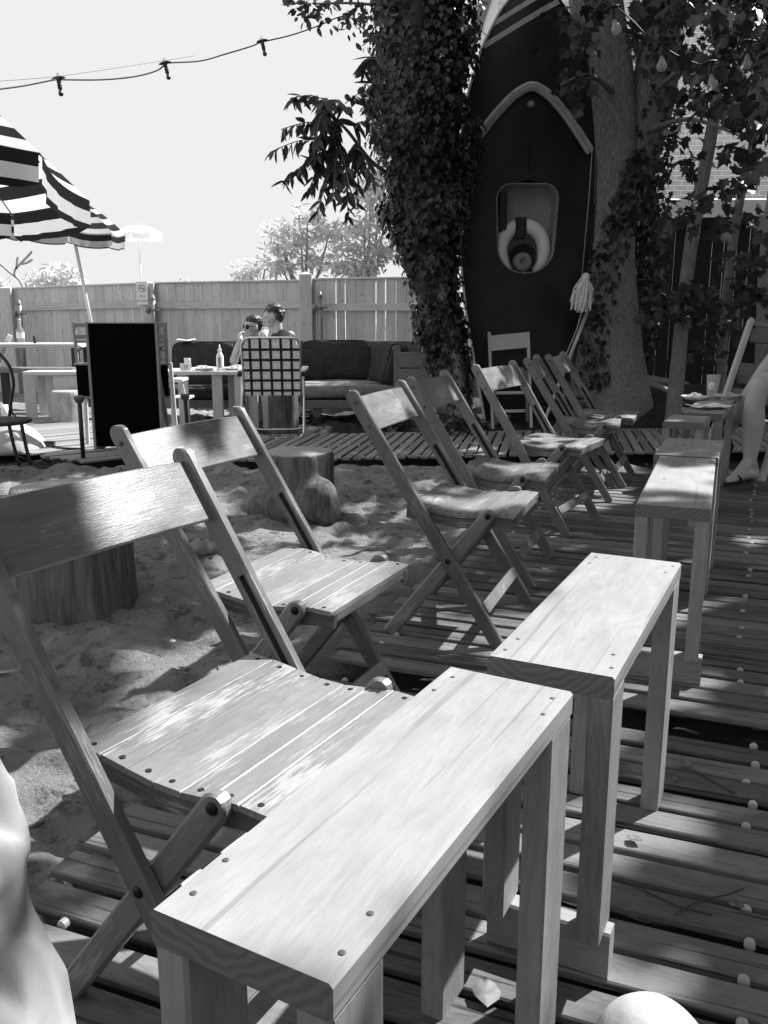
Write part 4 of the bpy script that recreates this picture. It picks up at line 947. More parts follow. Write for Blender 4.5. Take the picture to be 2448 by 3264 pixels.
# ================================================================== FENCES
def board_fence(name, lab, a, b, za, zb, bw, mat, gap=.004, rails=(), bright=(), face=1, cap=True, slits=()):
    """boards from a to b (xy), top heights za..zb"""
    t = empty(name, (a.x, a.y, 0), label=lab, cat='fence'); a = V(a.x, a.y, 0); b = V(b.x, b.y, 0); L = (b-a).length; d = (b-a)/L; nrm = V(d.y, -d.x, 0)*face; n = int(L/bw); mb = MB()
    for i in range(n):
        if i in slits: g2 = .022 if cap else .012
        else: g2 = gap*random.uniform(.3, 1.8)
        p_ = a+d*(L*(i+.5)/n); zt = za+(zb-za)*(i+.5)/n+random.uniform(-.006, .006)*(not cap)
        mb.beam(p_+V(0, 0, -.02), p_+V(0, 0, zt), L/n-g2, .018, d, .002)
    wpart('boards', mb, mat, t)
    for r_ in rails:
        mb = MB(); mb.beam(a+nrm*.03+V(0, 0, za*r_), b+nrm*.03+V(0, 0, zb*r_), .09, .038, (0, 0, 1), .004); wpart('rail', mb, mat, t)
    if cap: mb = MB(); mb.beam(a+V(0, 0, za+.012), b+V(0, 0, zb+.012), .06, .022, nrm, .004); wpart('top_cap', mb, mat, t)
    return t
FY = (13.0, 12.2, 11.4, 10.9)
pA, pB, pC, pD = at(28, 925, FY[0]), at(478, 915, FY[1]), at(977, 900, FY[2]), at(1330, 890, FY[3]); pL = at(-700, 930, 13.4)
board_fence('board_fence', 'sunlit board fence bay at the far left, behind the long table', pL, pA, 1.42, 1.43, .14, M['fence'], rails=(.80,), face=1)
board_fence('board_fence', 'grey cedar board fence bay between the two left posts, behind the tall blackboard', pA, pB, at(28, 922, FY[0]).z, at(470, 905, FY[1]).z, .14, M['fence'], rails=(.82,), face=1)
board_fence('board_fence', 'cedar board fence bay behind the seated couple', pB, pC, at(490, 905, FY[1]).z, at(960, 897, FY[2]).z, .13, M['fence'], rails=(.81,), face=1)
board_fence('board_fence', 'cedar board fence bay behind the sofa, with a bright slit between two boards', pC, pD, at(990, 893, FY[2]).z, at(1290, 888, FY[3]).z, .125, M['fence'], rails=(.78,), face=1, slits=(7, 3, 17))
for q_, top, w_, lab in ((pA, 918, .16, 'square fence post at the far left, behind the bottle'), (pB, 903, .17, 'square fence post carrying the no smoking sign'), (pC, 874, .155, 'tallest square fence post, right of the seated couple')):
    z_ = at(q_.x, top, q_.y).z if False else at(1224, top, q_.y).z
    t = empty('fence_post', (q_.x, q_.y-.07, 0), label=lab, cat='post', group='square fence posts'); mb = MB(); mb.beam(V(0, 0, -.02), V(0, 0, z_-.02), w_, w_, (1, 0, 0), .006); mb.build('shaft', M['fence'], t)
    mb = MB(); mb.lathe((0, 0, z_-.02), [(w_*.70, 0), (w_*.70, .015), (.02, .045)], 4, smooth=False); o = mb.build('cap', M['fence'], t); o.rotation_euler = (0, 0, PI/4)
def pipe(px, top, D, lab):
    q_ = at(px, top, D); t = empty('pipe_post', (q_.x, q_.y, 0), label=lab, cat='pipe', group='steel pipes clamped beside the fence posts')
    mb = MB(); mb.lathe((0, 0, 0), [(.03, -.02), (.03, q_.z-.03)], 14); mb.build('tube', M['galv'], t)
    mb = MB(); mb.lathe((0, 0, q_.z-.03), [(.034, 0), (.034, .02), (.02, .035), (.014, .06), (.001, .065)], 14, caps=False); mb.build('cap', M['galv'], t)
    for z_ in (q_.z-.16,):
        mb = MB(); mb.lathe((0, 0, z_), [(.036, -.015), (.036, .015)], 14); mb.box((.06, 0, z_), (.06, .02, .03)); mb.lathe((-.04, 0, z_), [(.001, 0), (.04, .005), (.05, .03), (.04, .055), (.001, .06)], 14, axis=(-1, 0, 0), caps=False); mb.build('clamp', M['galv'], t)
pipe(60, 963, 12.6, 'steel pipe beside the far left fence post, behind the bottle'); pipe(487, 948, 11.9, 'steel pipe right of the no smoking sign'); pipe(1020, 938, 11.15, 'steel pipe right of the tallest fence post')
# no smoking sign
q_ = at(453, 934, FY[1]-.18); t = empty('no_smoking_sign', tuple(q_), label='small pale NO SMOKING sign with a crossed circle on the fence post', cat='sign')
mb = MB(); mb.box((0, 0, 0), (.15, .006, .30), axis=0, ch=.002); mb.build('panel', M['white'], t)
mb = MB(); mb.tube([V(.045*math.cos(a*PI/12), -.005, .06+.045*math.sin(a*PI/12)) for a in range(25)], .004, 5); mb.tube([V(-.032, -.005, .092), V(.032, -.005, .028)], .004, 5); mb.tube([V(-.028, -.005, .06), V(.028, -.005, .06)], .005, 5); mb.build('symbol', M['greypaint'], t)
def text(s_, size, loc, rot, mat, parent, name='lettering'):
    cu = bpy.data.curves.new(name, 'FONT'); cu.body = s_; cu.size = size; cu.align_x = 'CENTER'; cu.align_y = 'CENTER'; cu.extrude = .0006; tmp = bpy.data.objects.new('tmp', cu); C.objects.link(tmp)
    dg = bpy.context.evaluated_depsgraph_get(); me = bpy.data.meshes.new_from_object(tmp.evaluated_get(dg)); bpy.data.objects.remove(tmp)
    me.materials.clear(); me.materials.append(mat); o = bpy.data.objects.new(name, me); C.objects.link(o); o.parent = parent; o.location = loc; o.rotation_euler = rot; return o
text('NO', .045, (0, -.0045, -.04), (PI/2, 0, 0), M['greypaint'], t); text('SMOKING', .033, (0, -.0045, -.10), (PI/2, 0, 0), M['greypaint'], t)
# dark fence at right
RF = 11.2; zR = at(2200, 703, RF).z
t = board_fence('dark_fence', 'tall dark painted board fence behind the trees at right, light in its gaps', V(2.1, RF+.15, 0), V(7.0, RF-.5, 0), zR, zR+.05, .145, M['darkfence'], gap=.003, rails=(), cap=False, slits=(3, 8, 13, 15))
mb = MB(); mb.beam(V(2.1, RF+.11, zR-.05), V(7.0, RF-.54, zR), .11, .03, (0, 0, 1), .004); wpart('rail', mb, M['darkfence'], t)
# brick building and pale lean-to roof beyond the dark fence
t = empty('brick_building', (5.2, 17, 0), label='sunlit brick building seen over the dark fence between the leaves', cat='building')
mb = MB(); mb.box((0, 1.5, 3.4), (6.4, 3, 6.8), axis=2, ch=0); mb.build('wall', M['brick'], t)
mb = MB(); mb.box((0, 1.5, 6.9), (6.8, 3.4, .2), ch=.02); mb.build('roof', M['greypaint'], t)
for x in (-2.0, 1.6):
    mb = MB(); mb.box((x, -.04, 5.2), (1.0, .08, 1.4), ch=.01); w_ = mb.build('window', M['white'], t); mb = MB(); mb.box((x, -.09, 5.2), (.84, .02, 1.24), ch=.0); mb.build('pane', M['cushion'], w_)
t = empty('lean_to_roof', (4.6, 14.6, 0), label='white flat lean-to roof edge just above the dark fence', cat='roof')
mb = MB(); mb.beam(V(-2.2, 0, 2.62), V(2.2, 0, 2.62), 1.8, .30, (0, 1, 0), .02); mb.build('canopy', M['white'], t)
for x in (-2.05, 2.05): mb = MB(); mb.beam(V(x, -.7, -.02), V(x, -.7, 2.47), .1, .1, (1, 0, 0), .004); mb.build('post', M['greywood'], t)
# ================================================================== SOFA, CUSHIONS, STUMP SEATS (far middle)
def cushion(name, c, sz, lab, rot=(0, 0, 0), mat='cushion', cat='cushion', group=None, puff=.25):
    nx, ny, nz = 14, 8, 14; mb = MB(); vs = []; a, b, h = sz[0]/2, sz[1]/2, sz[2]/2; n = 22; m = 14
    def se(v, e): return math.copysign(abs(v)**e, v)
    for i in range(m+1):
        ph = -PI/2+PI*i/m
        for j in range(n):
            th = 2*PI*j/n; e1, e2 = .35, .35
            x = a*se(math.cos(ph), e1)*se(math.cos(th), e2); y = b*se(math.cos(ph), e1)*se(math.sin(th), e2); z = h*se(math.sin(ph), e1)
            k = 1-puff*((x/a)**2*(z/h)**2)*.6; vs.append((x, y*k+.008*math.sin(9*x/a+3*z/h), z+.012*math.sin(5*x/a+2*y)))
    mb.add(vs, [(i*n+j, i*n+(j+1) % n, (i+1)*n+(j+1) % n, (i+1)*n+j) for i in range(m) for j in range(n)], smooth=True)
    t = empty(name, c, label=lab, cat=cat, group=group); t.rotation_euler = rot; mb.build('cover', M[mat], t)
    mb = MB(); mb.tube([V(a*.97*se(math.cos(q_), .3), -b*.80, h*.97*se(math.sin(q_), .3)) for q_ in [2*PI*k/32 for k in range(33)]], .006, 5); mb.build('piping', M['piping'], t)
    return t
t = empty('sofa_frame', (-.55, 9.7, 0), label='long low wooden sofa frame on posts under the dark cushions', cat='sofa')
xl, xr = at(560, 1270, 9.6).x, at(1275, 1270, 9.6).x
for x0, x1 in ((xl, at(835, 1270, 9.3).x), (at(975, 1270, 9.3).x, xr)):
    mb = MB(); mb.beam(V(x0, 9.15, .18), V(x1, 9.15, .18), .04, .085, (0, 1, 0), .004); wpart('front_beam', mb, M['greywood'], t)
for x in (at(700, 1300, 9.2).x, at(1010, 1300, 9.2).x, at(1190, 1300, 9.2).x, at(1260, 1300, 9.2).x): mb = MB(); mb.beam(V(x, 9.20, -.03), V(x, 9.20, .14), .085, .06, (1, 0, 0), .004); wpart('leg', mb, M['greywood'], t)
mb = MB()
for k in range(5): mb.beam(V(xl, 9.3+.17*k, .20), V(xr, 9.3+.17*k, .20), .14, .025, (0, 1, 0), .003)
wpart('seat_slats', mb, M['greywood'], t)
mb = MB(); mb.beam(V(xl, 10.1, .60), V(xr+.25, 10.1, .60), .40, .03, (0, 0, 1), .003); mb.beam(V(xl, 10.12, .30), V(xr+.25, 10.12, .30), .16, .03, (0, 0, 1), .003); wpart('back_boards', mb, M['greywood'], t)
ax = at(1272, 1150, 9.15).x
mb = MB()
for z_ in (.30, .47, .64): mb.beam(V(ax, 9.08, z_), V(ax+.38, 9.02, z_), .155, .03, (0, 0, 1), .003)
mb.beam(V(ax-.02, 9.13, -.02), V(ax-.02, 9.13, .78), .07, .09, (1, 0, 0), .004); mb.beam(V(ax-.02, 9.16, .75), V(ax-.02, 10.08, .75), .10, .03, (1, 0, 0), .003)
wpart('arm_panel', mb, M['darkarm'] if 'darkarm' in M else M['greywood'], t)
zc = .285
x0, x1 = at(955, 1230, 9.25).x, at(1262, 1230, 9.25).x
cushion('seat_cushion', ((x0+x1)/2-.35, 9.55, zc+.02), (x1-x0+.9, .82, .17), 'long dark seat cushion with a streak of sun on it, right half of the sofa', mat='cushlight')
cushion('seat_cushion', (at(680, 1230, 9.5).x, 9.55, zc), (1.1, .8, .15), 'dark seat cushion behind the low table, left half of the sofa')
cushion('back_cushion', (at(1075, 1140, 9.85).x, 9.86, .60), (.78, .24, .42), 'big dark back cushion right of the woman, below the fence slit', rot=(-.15, 0, 0))
cushion('back_cushion', (at(985, 1140, 9.8).x, 9.82, .55), (.40, .22, .34), 'rumpled dark cushion directly behind the woman', rot=(-.2, .25, 0))
cushion('back_cushion', (at(655, 1140, 9.7).x, 9.75, .56), (.72, .26, .48), 'boxy dark back cushion at the left sofa end, pale cloth on its corner', rot=(-.1, 0, 0))
cushion('back_cushion', (at(745, 1140, 9.7).x, 9.80, .52), (.42, .24, .42), 'dark cushion just left of the man in sunglasses', rot=(-.15, .1, 0))
cushion('arm_cushion', (at(1233, 1140, 9.5).x, 9.5, .575), (.20, .62, .44), 'dark piped cushion leaning against the right arm of the sofa', rot=(0, .28, .35))
napkin(tuple(at(595, 1088, 9.62)), .15, 'pale cloth lying over the corner of the boxy left cushion', .3, 3)
stump('tree_stump', (at(905, 1300, 8.75).x, 8.75, -.03), .145, .43, 'narrow log stump under the plaid lawn chair', seed=8, flare=.05)
stump('tree_stump', (at(1275, 1330, 9.0).x, 9.0, -.03), .11, .16, 'short pale log foot under the right arm of the sofa', seed=9, flare=.1)

# ================================================================== PLAID LAWN CHAIR
LC = at(870, 1262, 8.05); LC.z = 0
t = empty('lawn_chair', tuple(LC), math.radians(3), label='webbed lawn chair in black and white plaid with white armrests, back to the camera', cat='chair')
hw_, zb_, zt_ = .258, .37, .885; lean = .10
def bk(x, z): return V(x, -lean*(z-zb_)/(zt_-zb_), z)
mb = MB(); r_ = .07
path = [bk(-hw_, zb_-.10), bk(-hw_, zt_-r_)]+[bk(-hw_+r_-r_*math.cos(a), zt_-r_+r_*math.sin(a)) for a in (PI/8, PI/4, 3*PI/8, PI/2)]+[bk(hw_-r_+r_*math.sin(a), zt_-r_+r_*math.cos(a)) for a in (0, PI/8, PI/4, 3*PI/8, PI/2)]+[bk(hw_, zb_-.10)]
mb.tube(path, .0125, 10); mb.build('back_frame', M['metal'], t)
mb = MB(); r2 = .10
def ubend(y0, y1, z0, xw, sgn): return [V(-xw, y0, .60), V(-xw, y0+(y1-y0)*.75, z0+r2), V(-xw+.02, y1, z0+.02), V(-xw+r2, y1, z0), V(xw-r2, y1, z0), V(xw-.02, y1, z0+.02), V(xw, y0+(y1-y0)*.75, z0+r2), V(xw, y0, .60)]
for (y0, y1, xw) in ((.10, -.16, hw_+.022), (.12, .46, hw_+.004)):
    mb = MB(); mb.tube(spline(ubend(y0, y1, .0, xw, 1), 6), .0125, 10); mb.build('leg_frame', M['metal'], t)
mb = MB(); mb.tube([V(-hw_, 0, .37), V(-hw_, .46, .40), V(hw_, .46, .40), V(hw_, 0, .37)], .0125, 10); mb.build('seat_frame', M['metal'], t)
for sg in (-1, 1):
    mb = MB(); mb.sweep(spline([V(sg*(hw_+.02), -.06, .595), V(sg*(hw_+.028), .1, .61), V(sg*(hw_+.028), .36, .60), V(sg*(hw_+.02), .44, .575)], 5), .055, .022, (1, 0, 0), .008, smooth=True); a_ = mb.build('armrest', M['white'], t)
    mb = MB(); mb.box((sg*(hw_+.028), .0, .565), (.05, .05, .05), ch=.008); mb.build('bracket', M['black'], a_)
def web(fn, us, vs_, w, amp, name, par):
    mb = MB()                                            # woven straps, each with dark edges: material 1
    def strip(p0f, along, across_w, k, mi):
        N = 40; vv = []
        for i in range(N+1):
            s_ = i/N; c_, nrm, side = p0f(s_); o_ = nrm*(amp*math.sin(PI*(s_*along+k)))
            vv += [c_+o_-side*across_w/2, c_+o_+side*across_w/2]
        mb.add(vv, [(2*i, 2*i+2, 2*i+3, 2*i+1) for i in range(N)], smooth=True, mi=mi)
    return mb, strip
mb = MB(); nV, nH = 5, 5; pt = .092
xsV = [pt*(i-2)-.004 for i in range(nV)]; zsH = [zb_+.045+pt*i for i in range(nH)]
def strap(vertical, c_, k):
    N = 44; wd = .088
    for (o0, o1, mi) in ((-wd/2, -.030, 0), (-.030, -.025, 2), (-.025, -.011, 0), (-.011, .011, 1), (.011, .025, 0), (.025, .030, 2), (.030, wd/2, 0)):
        vv = []
        for i in range(N+1):
            s_ = i/N
            if vertical: z = zb_+(zt_-zb_)*s_; w_ = -.0036*math.cos(PI*((z-zsH[0])/pt+k)); pts_ = [bk(c_+o0, z), bk(c_+o1, z)]
            else: x = -hw_+2*hw_*s_; w_ = .0036*math.cos(PI*((x-xsV[0])/pt+k)); pts_ = [bk(x, c_+o0), bk(x, c_+o1)]
            vv += [p_+V(0, -.005+w_*.6-(.006 if mi == 1 else 0), 0) for p_ in pts_]
        mb.add(vv, [(2*i, 2*i+2, 2*i+3, 2*i+1) for i in range(N)], smooth=False, mi=mi)
for i, x in enumerate(xsV): strap(True, x, i)
for i, z in enumerate(zsH): strap(False, z, i)
M['web'] = plain('white_webbing', .85, .7, noise=.1, scale=60); M['webgrey'] = plain('grey_webbing', .7, .7)
mb.build('back_webbing', [M['web'], M['black'], M['webgrey']], t)
mb = MB()
for i in range(6): x = -hw_+.045+i*.085; mb.beam(V(x, .0, .385), V(x, .46, .405), .055, .003, (1, 0, 0), 0)
for i in range(5): y = .05+i*.09; mb.beam(V(-hw_, y, .392+.04*y), V(hw_, y, .392+.04*y), .055, .003, (0, 1, 0), 0, mi=1)
mb.build('seat_webbing', [M['web'], M['black']], t)

# ================================================================== LOW TABLE WITH FOOD
TX0, TX1, TYl = at(560, 1190, 8.75).x, at(800, 1190, 8.75).x, 8.75
t = empty('low_table', ((TX0+TX1)/2, 8.85, 0), label='low pale plank table with slab legs behind the plaid lawn chair', cat='table')
mb = MB(); L_ = TX1-TX0+.25
for k in range(3): mb.beam(V(-L_/2, -.16+.17*k, .535), V(L_/2, -.16+.17*k, .535), .165, .037, (0, 1, 0), .004)
mb.build('top', M['palewood'], t)
for px in (593, 700, 735, 770): 
    x = at(px, 1280, 8.75).x-t.location.x; mb = MB(); mb.beam(V(x, -.18 if px != 735 else .1, -.03), V(x, -.18 if px != 735 else .1, .515), .10, .04, (1, 0, 0), .004); mb.build('leg', M['palewood'], t)
for px in (800, 860):
    x = at(px, 1280, 8.75).x-t.location.x; mb = MB(); mb.beam(V(x, -.10, -.03), V(x, -.10, .515), .14, .04, (1, 0, 0), .004); mb.build('leg', M['palewood'], t)
q_ = at(703, 1195, 8.72); t = empty('squeeze_bottle', (q_.x, q_.y, .555), label='pale squeeze bottle with a pointed nozzle on the low table', cat='bottle')
mb = MB(); mb.lathe((0, 0, 0), [(.034, 0), (.036, .01), (.036, .13), (.030, .155), (.018, .17), (.018, .185)], 18); mb.build('body', M['white'], t)
mb = MB(); mb.lathe((0, 0, .185), [(.02, 0), (.02, .015), (.008, .03), (.004, .065)], 14); mb.build('nozzle', M['white'], t)
mb = MB(); mb.lathe((0, -.0335, .03), [(.0, 0), (.004, 0)], 4); mb = MB(); mb.box((0, -.0355, .075), (.024, .004, .10), axis=2, ch=.001); mb.build('printed_label', M['greypaint'], t)
q_ = at(593, 1195, 8.66); t = empty('table_number', (q_.x, q_.y, .555), math.radians(-4), label='small white card reading 28 on the low table under a glass', cat='sign')
mb = MB(); mb.box((0, 0, .035), (.11, .006, .07), ch=.001); mb.build('card', M['white'], t); text('28', .05, (0, -.0045, .035), (PI/2, 0, 0), M['greypaint'], t)
q_ = at(598, 1190, 8.78); t = empty('tumbler', (q_.x, q_.y+.02, .555), label='short clear glass behind the numbered card', cat='glass')
mb = MB(); mb.lathe((0, 0, 0), [(.03, 0), (.036, .115), (.033, .115), (.028, .01), (.001, .01)], 20, caps=False); mb.build('body', M['glass'], t)
plate(V(at(650, 1190, 8.75).x, 8.78, .556), .12, 'heaped paper plate between the numbered card and the squeeze bottle')
plate(V(at(745, 1190, 8.75).x, 8.80, .556), .12, 'paper plate between the squeeze bottle and the lawn chair', mess=.5)
# small pale side chair arm and stakes by the table
t = empty('camp_stool', tuple(V(at(575, 1300, 8.2).x, 8.2, 0)), label='pale folding stool with crossed legs right of the tall blackboard', cat='stool')
mb = MB(); mb.box((0, 0, .50), (.12, .26, .03), axis=1, ch=.008); mb.build('armrest', M['white'], t)
mb = MB(); mb.beam(V(.02, 0, .49), V(.06, 0, .30), .02, .02, (0, 1, 0)); mb.beam(V(-.05, -.1, -.02), V(-.04, -.1, .49), .03, .03, (1, 0, 0)); mb.build('leg', M['palewood'], t)
mb = MB(); mb.box((.03, 0, .34), (.16, .24, .02), ch=.004); mb.build('seat', M['palewood'], t)

# ================================================================== LEFT SIDE: TABLE, BENCH, BOX BENCH, LOG, BLACKBOARD
def pl_table(name, lab, cat, x0, x1, y, depth, z, th, legs, lm, tm, tilt=0):
    t = empty(name, ((x0+x1)/2, y, 0), label=lab, cat=cat); mb = MB(); n = max(1, round(depth/.15))
    for k in range(n): mb.beam(V(x0, y+(k+.5)*depth/n, z-th/2), V(x1, y+(k+.5)*depth/n+tilt, z-th/2), depth/n-.006, th, (0, 1, 0), .004)
    wpart('top', mb, tm, t)
    for x, yy in legs: mb = MB(); mb.beam(V(x, yy, -.03), V(x, yy, z-th), .09, .05, (1, 0, 0), .004); wpart('leg', mb, lm, t)
    return t
yt = 10.6; x0, x1 = at(-300, 1095, yt).x, at(247, 1095, yt).x
pl_table('long_table', 'long pale sunlit table at the left edge carrying a bottle', 'table', x0, x1, yt, .60, .75, .045, [(x1-.06, yt+.08), (x1-.06, yt+.5), (x0+.2, yt+.3)], M['black'], M['palewood'])
x0, x1 = at(-300, 1165, 10.1).x, at(240, 1165, 10.1).x
pl_table('garden_bench', 'long weathered bench board in front of the long table', 'bench', x0, x1, 10.0, .30, .50, .05, [(x0+.3, 10.1), (at(10, 1200, 10.1).x, 10.15)], M['black'], M['greywood'])
# box bench with solid slab ends
xb0, xb1 = at(75, 1185, 9.5).x, at(262, 1185, 9.5).x
t = empty('box_bench', (xb0, 9.5, 0), math.radians(4), label='pale slab-legged bench in front of the long seat board', cat='bench')
mb = MB(); mb.beam(V(0, .12, .475), V(xb1-xb0+.5, .12, .475), .30, .04, (0, 1, 0), .004); mb.build('top', M['palewood'], t)
for x, y in ((.05, 0), (.25, .12), (.12, .24), (.95, 0), (.95, .24)): mb = MB(); mb.beam(V(x, y, -.03), V(x, y, .455), .12, .04, (.9, .3, 0), .004); mb.build('leg', M['palewood'], t)
mb = MB(); mb.beam(V(.3, .02, .37), V(.9, .02, .37), .035, .16, (0, 1, 0), .004); mb.build('apron', M['palewood'], t)
stump('log_drum', (at(215, 1328, 9.25).x, 9.3, -.03), .17, .33, 'pale round log seat with a ragged hollow top beside the box bench', mat='paleStump', seed=11, flare=.02, cat='log')
# bottle and cup
q_ = at(66, 1080, 10.8); t = empty('glass_bottle', (q_.x, q_.y, .752), label='tall clear bottle standing on the long table', cat='bottle')
mb = MB(); mb.lathe((0, 0, 0), [(.044, 0), (.046, .01), (.046, .14), (.036, .175), (.016, .20), (.014, .27)], 20); mb.build('body', M['frost'] if 'frost' in M else M['glass'], t)
mb = MB(); mb.lathe((0, 0, .27), [(.016, 0), (.016, .02)], 12); mb.build('cap', M['white'], t)
mb = MB(); mb.lathe((0, 0, .06), [(.047, 0), (.047, .07)], 20, caps=False); mb.build('paper_band', M['white'], t)
q_ = at(110, 1080, 10.8); t = empty('shaker', (q_.x, q_.y, .752), label='small dark shaker on the long table right of the clear bottle', cat='shaker'); mb = MB(); mb.lathe((0, 0, 0), [(.016, 0), (.018, .02), (.017, .085)], 12); mb.build('body', M['cushion'], t); mb = MB(); mb.lathe((0, 0, .085), [(.017, 0), (.017, .012), (.01, .018)], 12); mb.build('lid', M['ink'], t)
# wooden chair frame poking up at left edge behind the table
a, b = at(-8, 1170, 11.2), at(32, 1068, 11.2); t = empty('tilted_chair', (a.x, a.y, 0), label='pale wooden chair back tilted over at the left edge behind the long table', cat='chair')
mb = MB(); mb.beam(a-(b-a)*1.6, b, .06, .03, (1, 0, 0), .005); wpart('post', mb, M['palewood'], t); mb = MB(); mb.beam(a-(b-a)*1.6+V(-.4, 0, .0), b+V(-.4, 0, 0), .06, .03, (1, 0, 0), .005); wpart('post', mb, M['palewood'], t)
mb = MB(); mb.beam(a+V(-.4, 0, .05), a+V(.02, 0, .05), .09, .015, (0, 0, 1), .003); wpart('slat', mb, M['palewood'], t)
# black metal chair, left edge
def mt(x, y, D): return at(x, y, D)
t = empty('metal_chair', tuple(g(40, 1480)), label='black bent-tube metal chair cut by the left edge', cat='chair')
D1 = 6.5
mb = MB(); mb.tube(spline([mt(-60, 1122, D1), mt(-20, 1118, D1), mt(10, 1140, D1), mt(33, 1175, D1), mt(43, 1225, D1), mt(35, 1280, D1), mt(28, 1345, D1)], 6), .012, 10); mb.tube(spline([mt(33, 1295, D1), mt(42, 1320, D1), mt(68, 1342, D1)], 5), .007, 8); wpart('back_tube', mb, M['black'], t)
zs_ = .36; q0 = g(95, 1345, zs_); mb = MB(); mb.lathe(V(q0.x-.24, q0.y+.02, zs_), [(.22, -.012), (.235, 0), (.23, .012), (.2, .016)], 28); wpart('seat', mb, M['cushion'], t)
for a, b in (((28, 1350), (62, 1485)), ((68, 1350), (98, 1483))): mb = MB(); mb.tube(spline([mt(*a, D1), mt((a[0]+b[0])//2-2, (a[1]+b[1])//2, D1), mt(*b, D1)], 4), .013, 10); wpart('leg', mb, M['black'], t)
for dx in (-.42, -.38): mb = MB(); mb.tube([V(q0.x+dx, q0.y+.2, zs_), V(q0.x+dx-.08, q0.y+.3, -.03)], .013, 10); wpart('leg', mb, M['black'], t)
mb = MB(); mb.tube([mt(50, 1452, D1), mt(88, 1466, D1)], .006, 6); mb.tube([mt(-30, 1488, D1), mt(56, 1480, D1)], .006, 6); wpart('brace', mb, M['black'], t)
# sandbag-like pale parasol foot
q_ = g(0, 1440); t = empty('sand_weight', (q_.x-.06, q_.y+.3, -.03), label='pale rounded sand bag weight behind the black metal chair', cat='weight'); mb = MB(); mb.lathe((0, 0, 0), [(.34, 0), (.33, .04), (.22, .16), (.10, .24), (.04, .27), (.001, .27)], 28, rf=lambda a, i: 1+.06*math.sin(3*a+i)); mb.build('base', M['cloth'], t)
mb = MB(); mb.lathe((0, 0, .26), [(.03, 0), (.03, .12)], 12); mb.build('socket', M['white'], t)
# tall blackboard (A-board)
D2 = 7.15; q_ = at(413, 1440, D2); t = empty('blackboard', (q_.x, D2, 0), math.radians(-3), label='tall blank blackboard in a thin grey frame standing on the sand', cat='blackboard')
bw_, bz0, bz1 = .545, .03, at(1224, 1031, D2).z
mb = MB(); mb.box((0, 0, (bz0+bz1)/2), (bw_, .014, bz1-bz0), axis=2, ch=.001); mb.build('panel', M['board'], t)
for sg in (-1, 1): mb = MB(); mb.box((sg*(bw_/2+.008), 0, (bz0+bz1)/2-.02), (.022, .03, bz1-bz0+.06), axis=2, ch=.003); mb.build('frame_rail', M['greypaint'], t)
mb = MB(); mb.box((0, .0, bz1+.004), (bw_, .02, .010), ch=.002); mb.build('top_rail', M['greypaint'], t)
mb = MB(); mb.beam(V(-bw_/2+.05, .03, bz1-.05), V(-bw_/2+.05, .42, -.02), .03, .03, (1, 0, 0)); mb.beam(V(bw_/2-.05, .03, bz1-.05), V(bw_/2-.05, .42, -.02), .03, .03, (1, 0, 0)); mb.build('strut', M['greypaint'], t)
# director chair behind it: tall ladder-sided frame with black canvas
D3 = 7.55; t = empty('director_chair', (at(398, 1300, D3).x, D3, 0), label='tall folding chair with ladder-like sides and black canvas, behind the blackboard', cat='chair')
hx_ = (at(538, 1100, D3).x-at(252, 1100, D3).x)/2; zt2 = at(1224, 1028, D3).z; zr = [at(1224, y_, D3).z for y_ in (1036, 1073, 1089, 1160)]
for sg in (-1, 1):
    for k, w_ in ((hx_, .026), (hx_-.115, .022)): mb = MB(); mb.beam(V(sg*k, 0, zr[3]-.02), V(sg*k*1.01, 0, zt2), w_, .026, (1, 0, 0), .003); mb.build('side_post', M['greypaint'], t)
    for z_, h_ in ((zr[0], .035), (zr[1], .035), (zr[2], .022)): mb = MB(); mb.beam(V(sg*(hx_-.11), 0, z_), V(sg*hx_, 0, z_), .014, h_, (0, 1, 0), .002); mb.build('rung', M['greypaint'], t)
    za_, zb2 = at(1224, 1102, D3).z, at(1224, 1120, D3).z
    mb = MB(); mb.beam(V(sg*(hx_-.11), -.005, za_), V(sg*(hx_-.005), -.005, zb2), .008, .010, (0, 1, 0), 0); mb.beam(V(sg*(hx_-.11), .006, zb2), V(sg*(hx_-.005), .006, za_), .008, .010, (0, 1, 0), 0); mb.beam(V(sg*(hx_-.11), 0, zr[3]+.035), V(sg*hx_, 0, zr[3]+.035), .006, .004, (0, 1, 0), 0); mb.build('cross_brace', M['black'], t)
    mb = MB(); mb.beam(V(sg*(hx_-.14), 0, zr[3]), V(sg*(hx_+.02), 0, zr[3]), .06, .018, (0, 1, 0), .003); mb.build('arm_rail', M['greypaint'], t)
    z1_, z0_ = zr[3]-.01, at(1224, 1262, D3).z
    mb = MB(); mb.box((sg*(hx_-.055), -.01, (z0_+z1_)/2), (.13, .02, z1_-z0_), axis=2, ch=.003); mb.build('canvas', M['board'], t)
    mb = MB(); mb.beam(V(sg*(hx_-.14), -.01, z0_-.012), V(sg*(hx_+.02), -.01, z0_-.012), .02, .022, (0, 1, 0), .003); mb.build('lower_rail', M['greypaint'], t)
    mb = MB(); mb.beam(V(sg*(hx_-.045), -.02, -.03), V(sg*(hx_-.055), -.02, z0_-.022), .03, .03, (1, 0, 0), .003); mb.build('leg', M['palewood'], t)
    mb = MB(); mb.beam(V(sg*(hx_-.04), .4, -.03), V(sg*(hx_-.055), .36, z1_), .03, .03, (1, 0, 0), .003); mb.build('leg', M['palewood'], t)
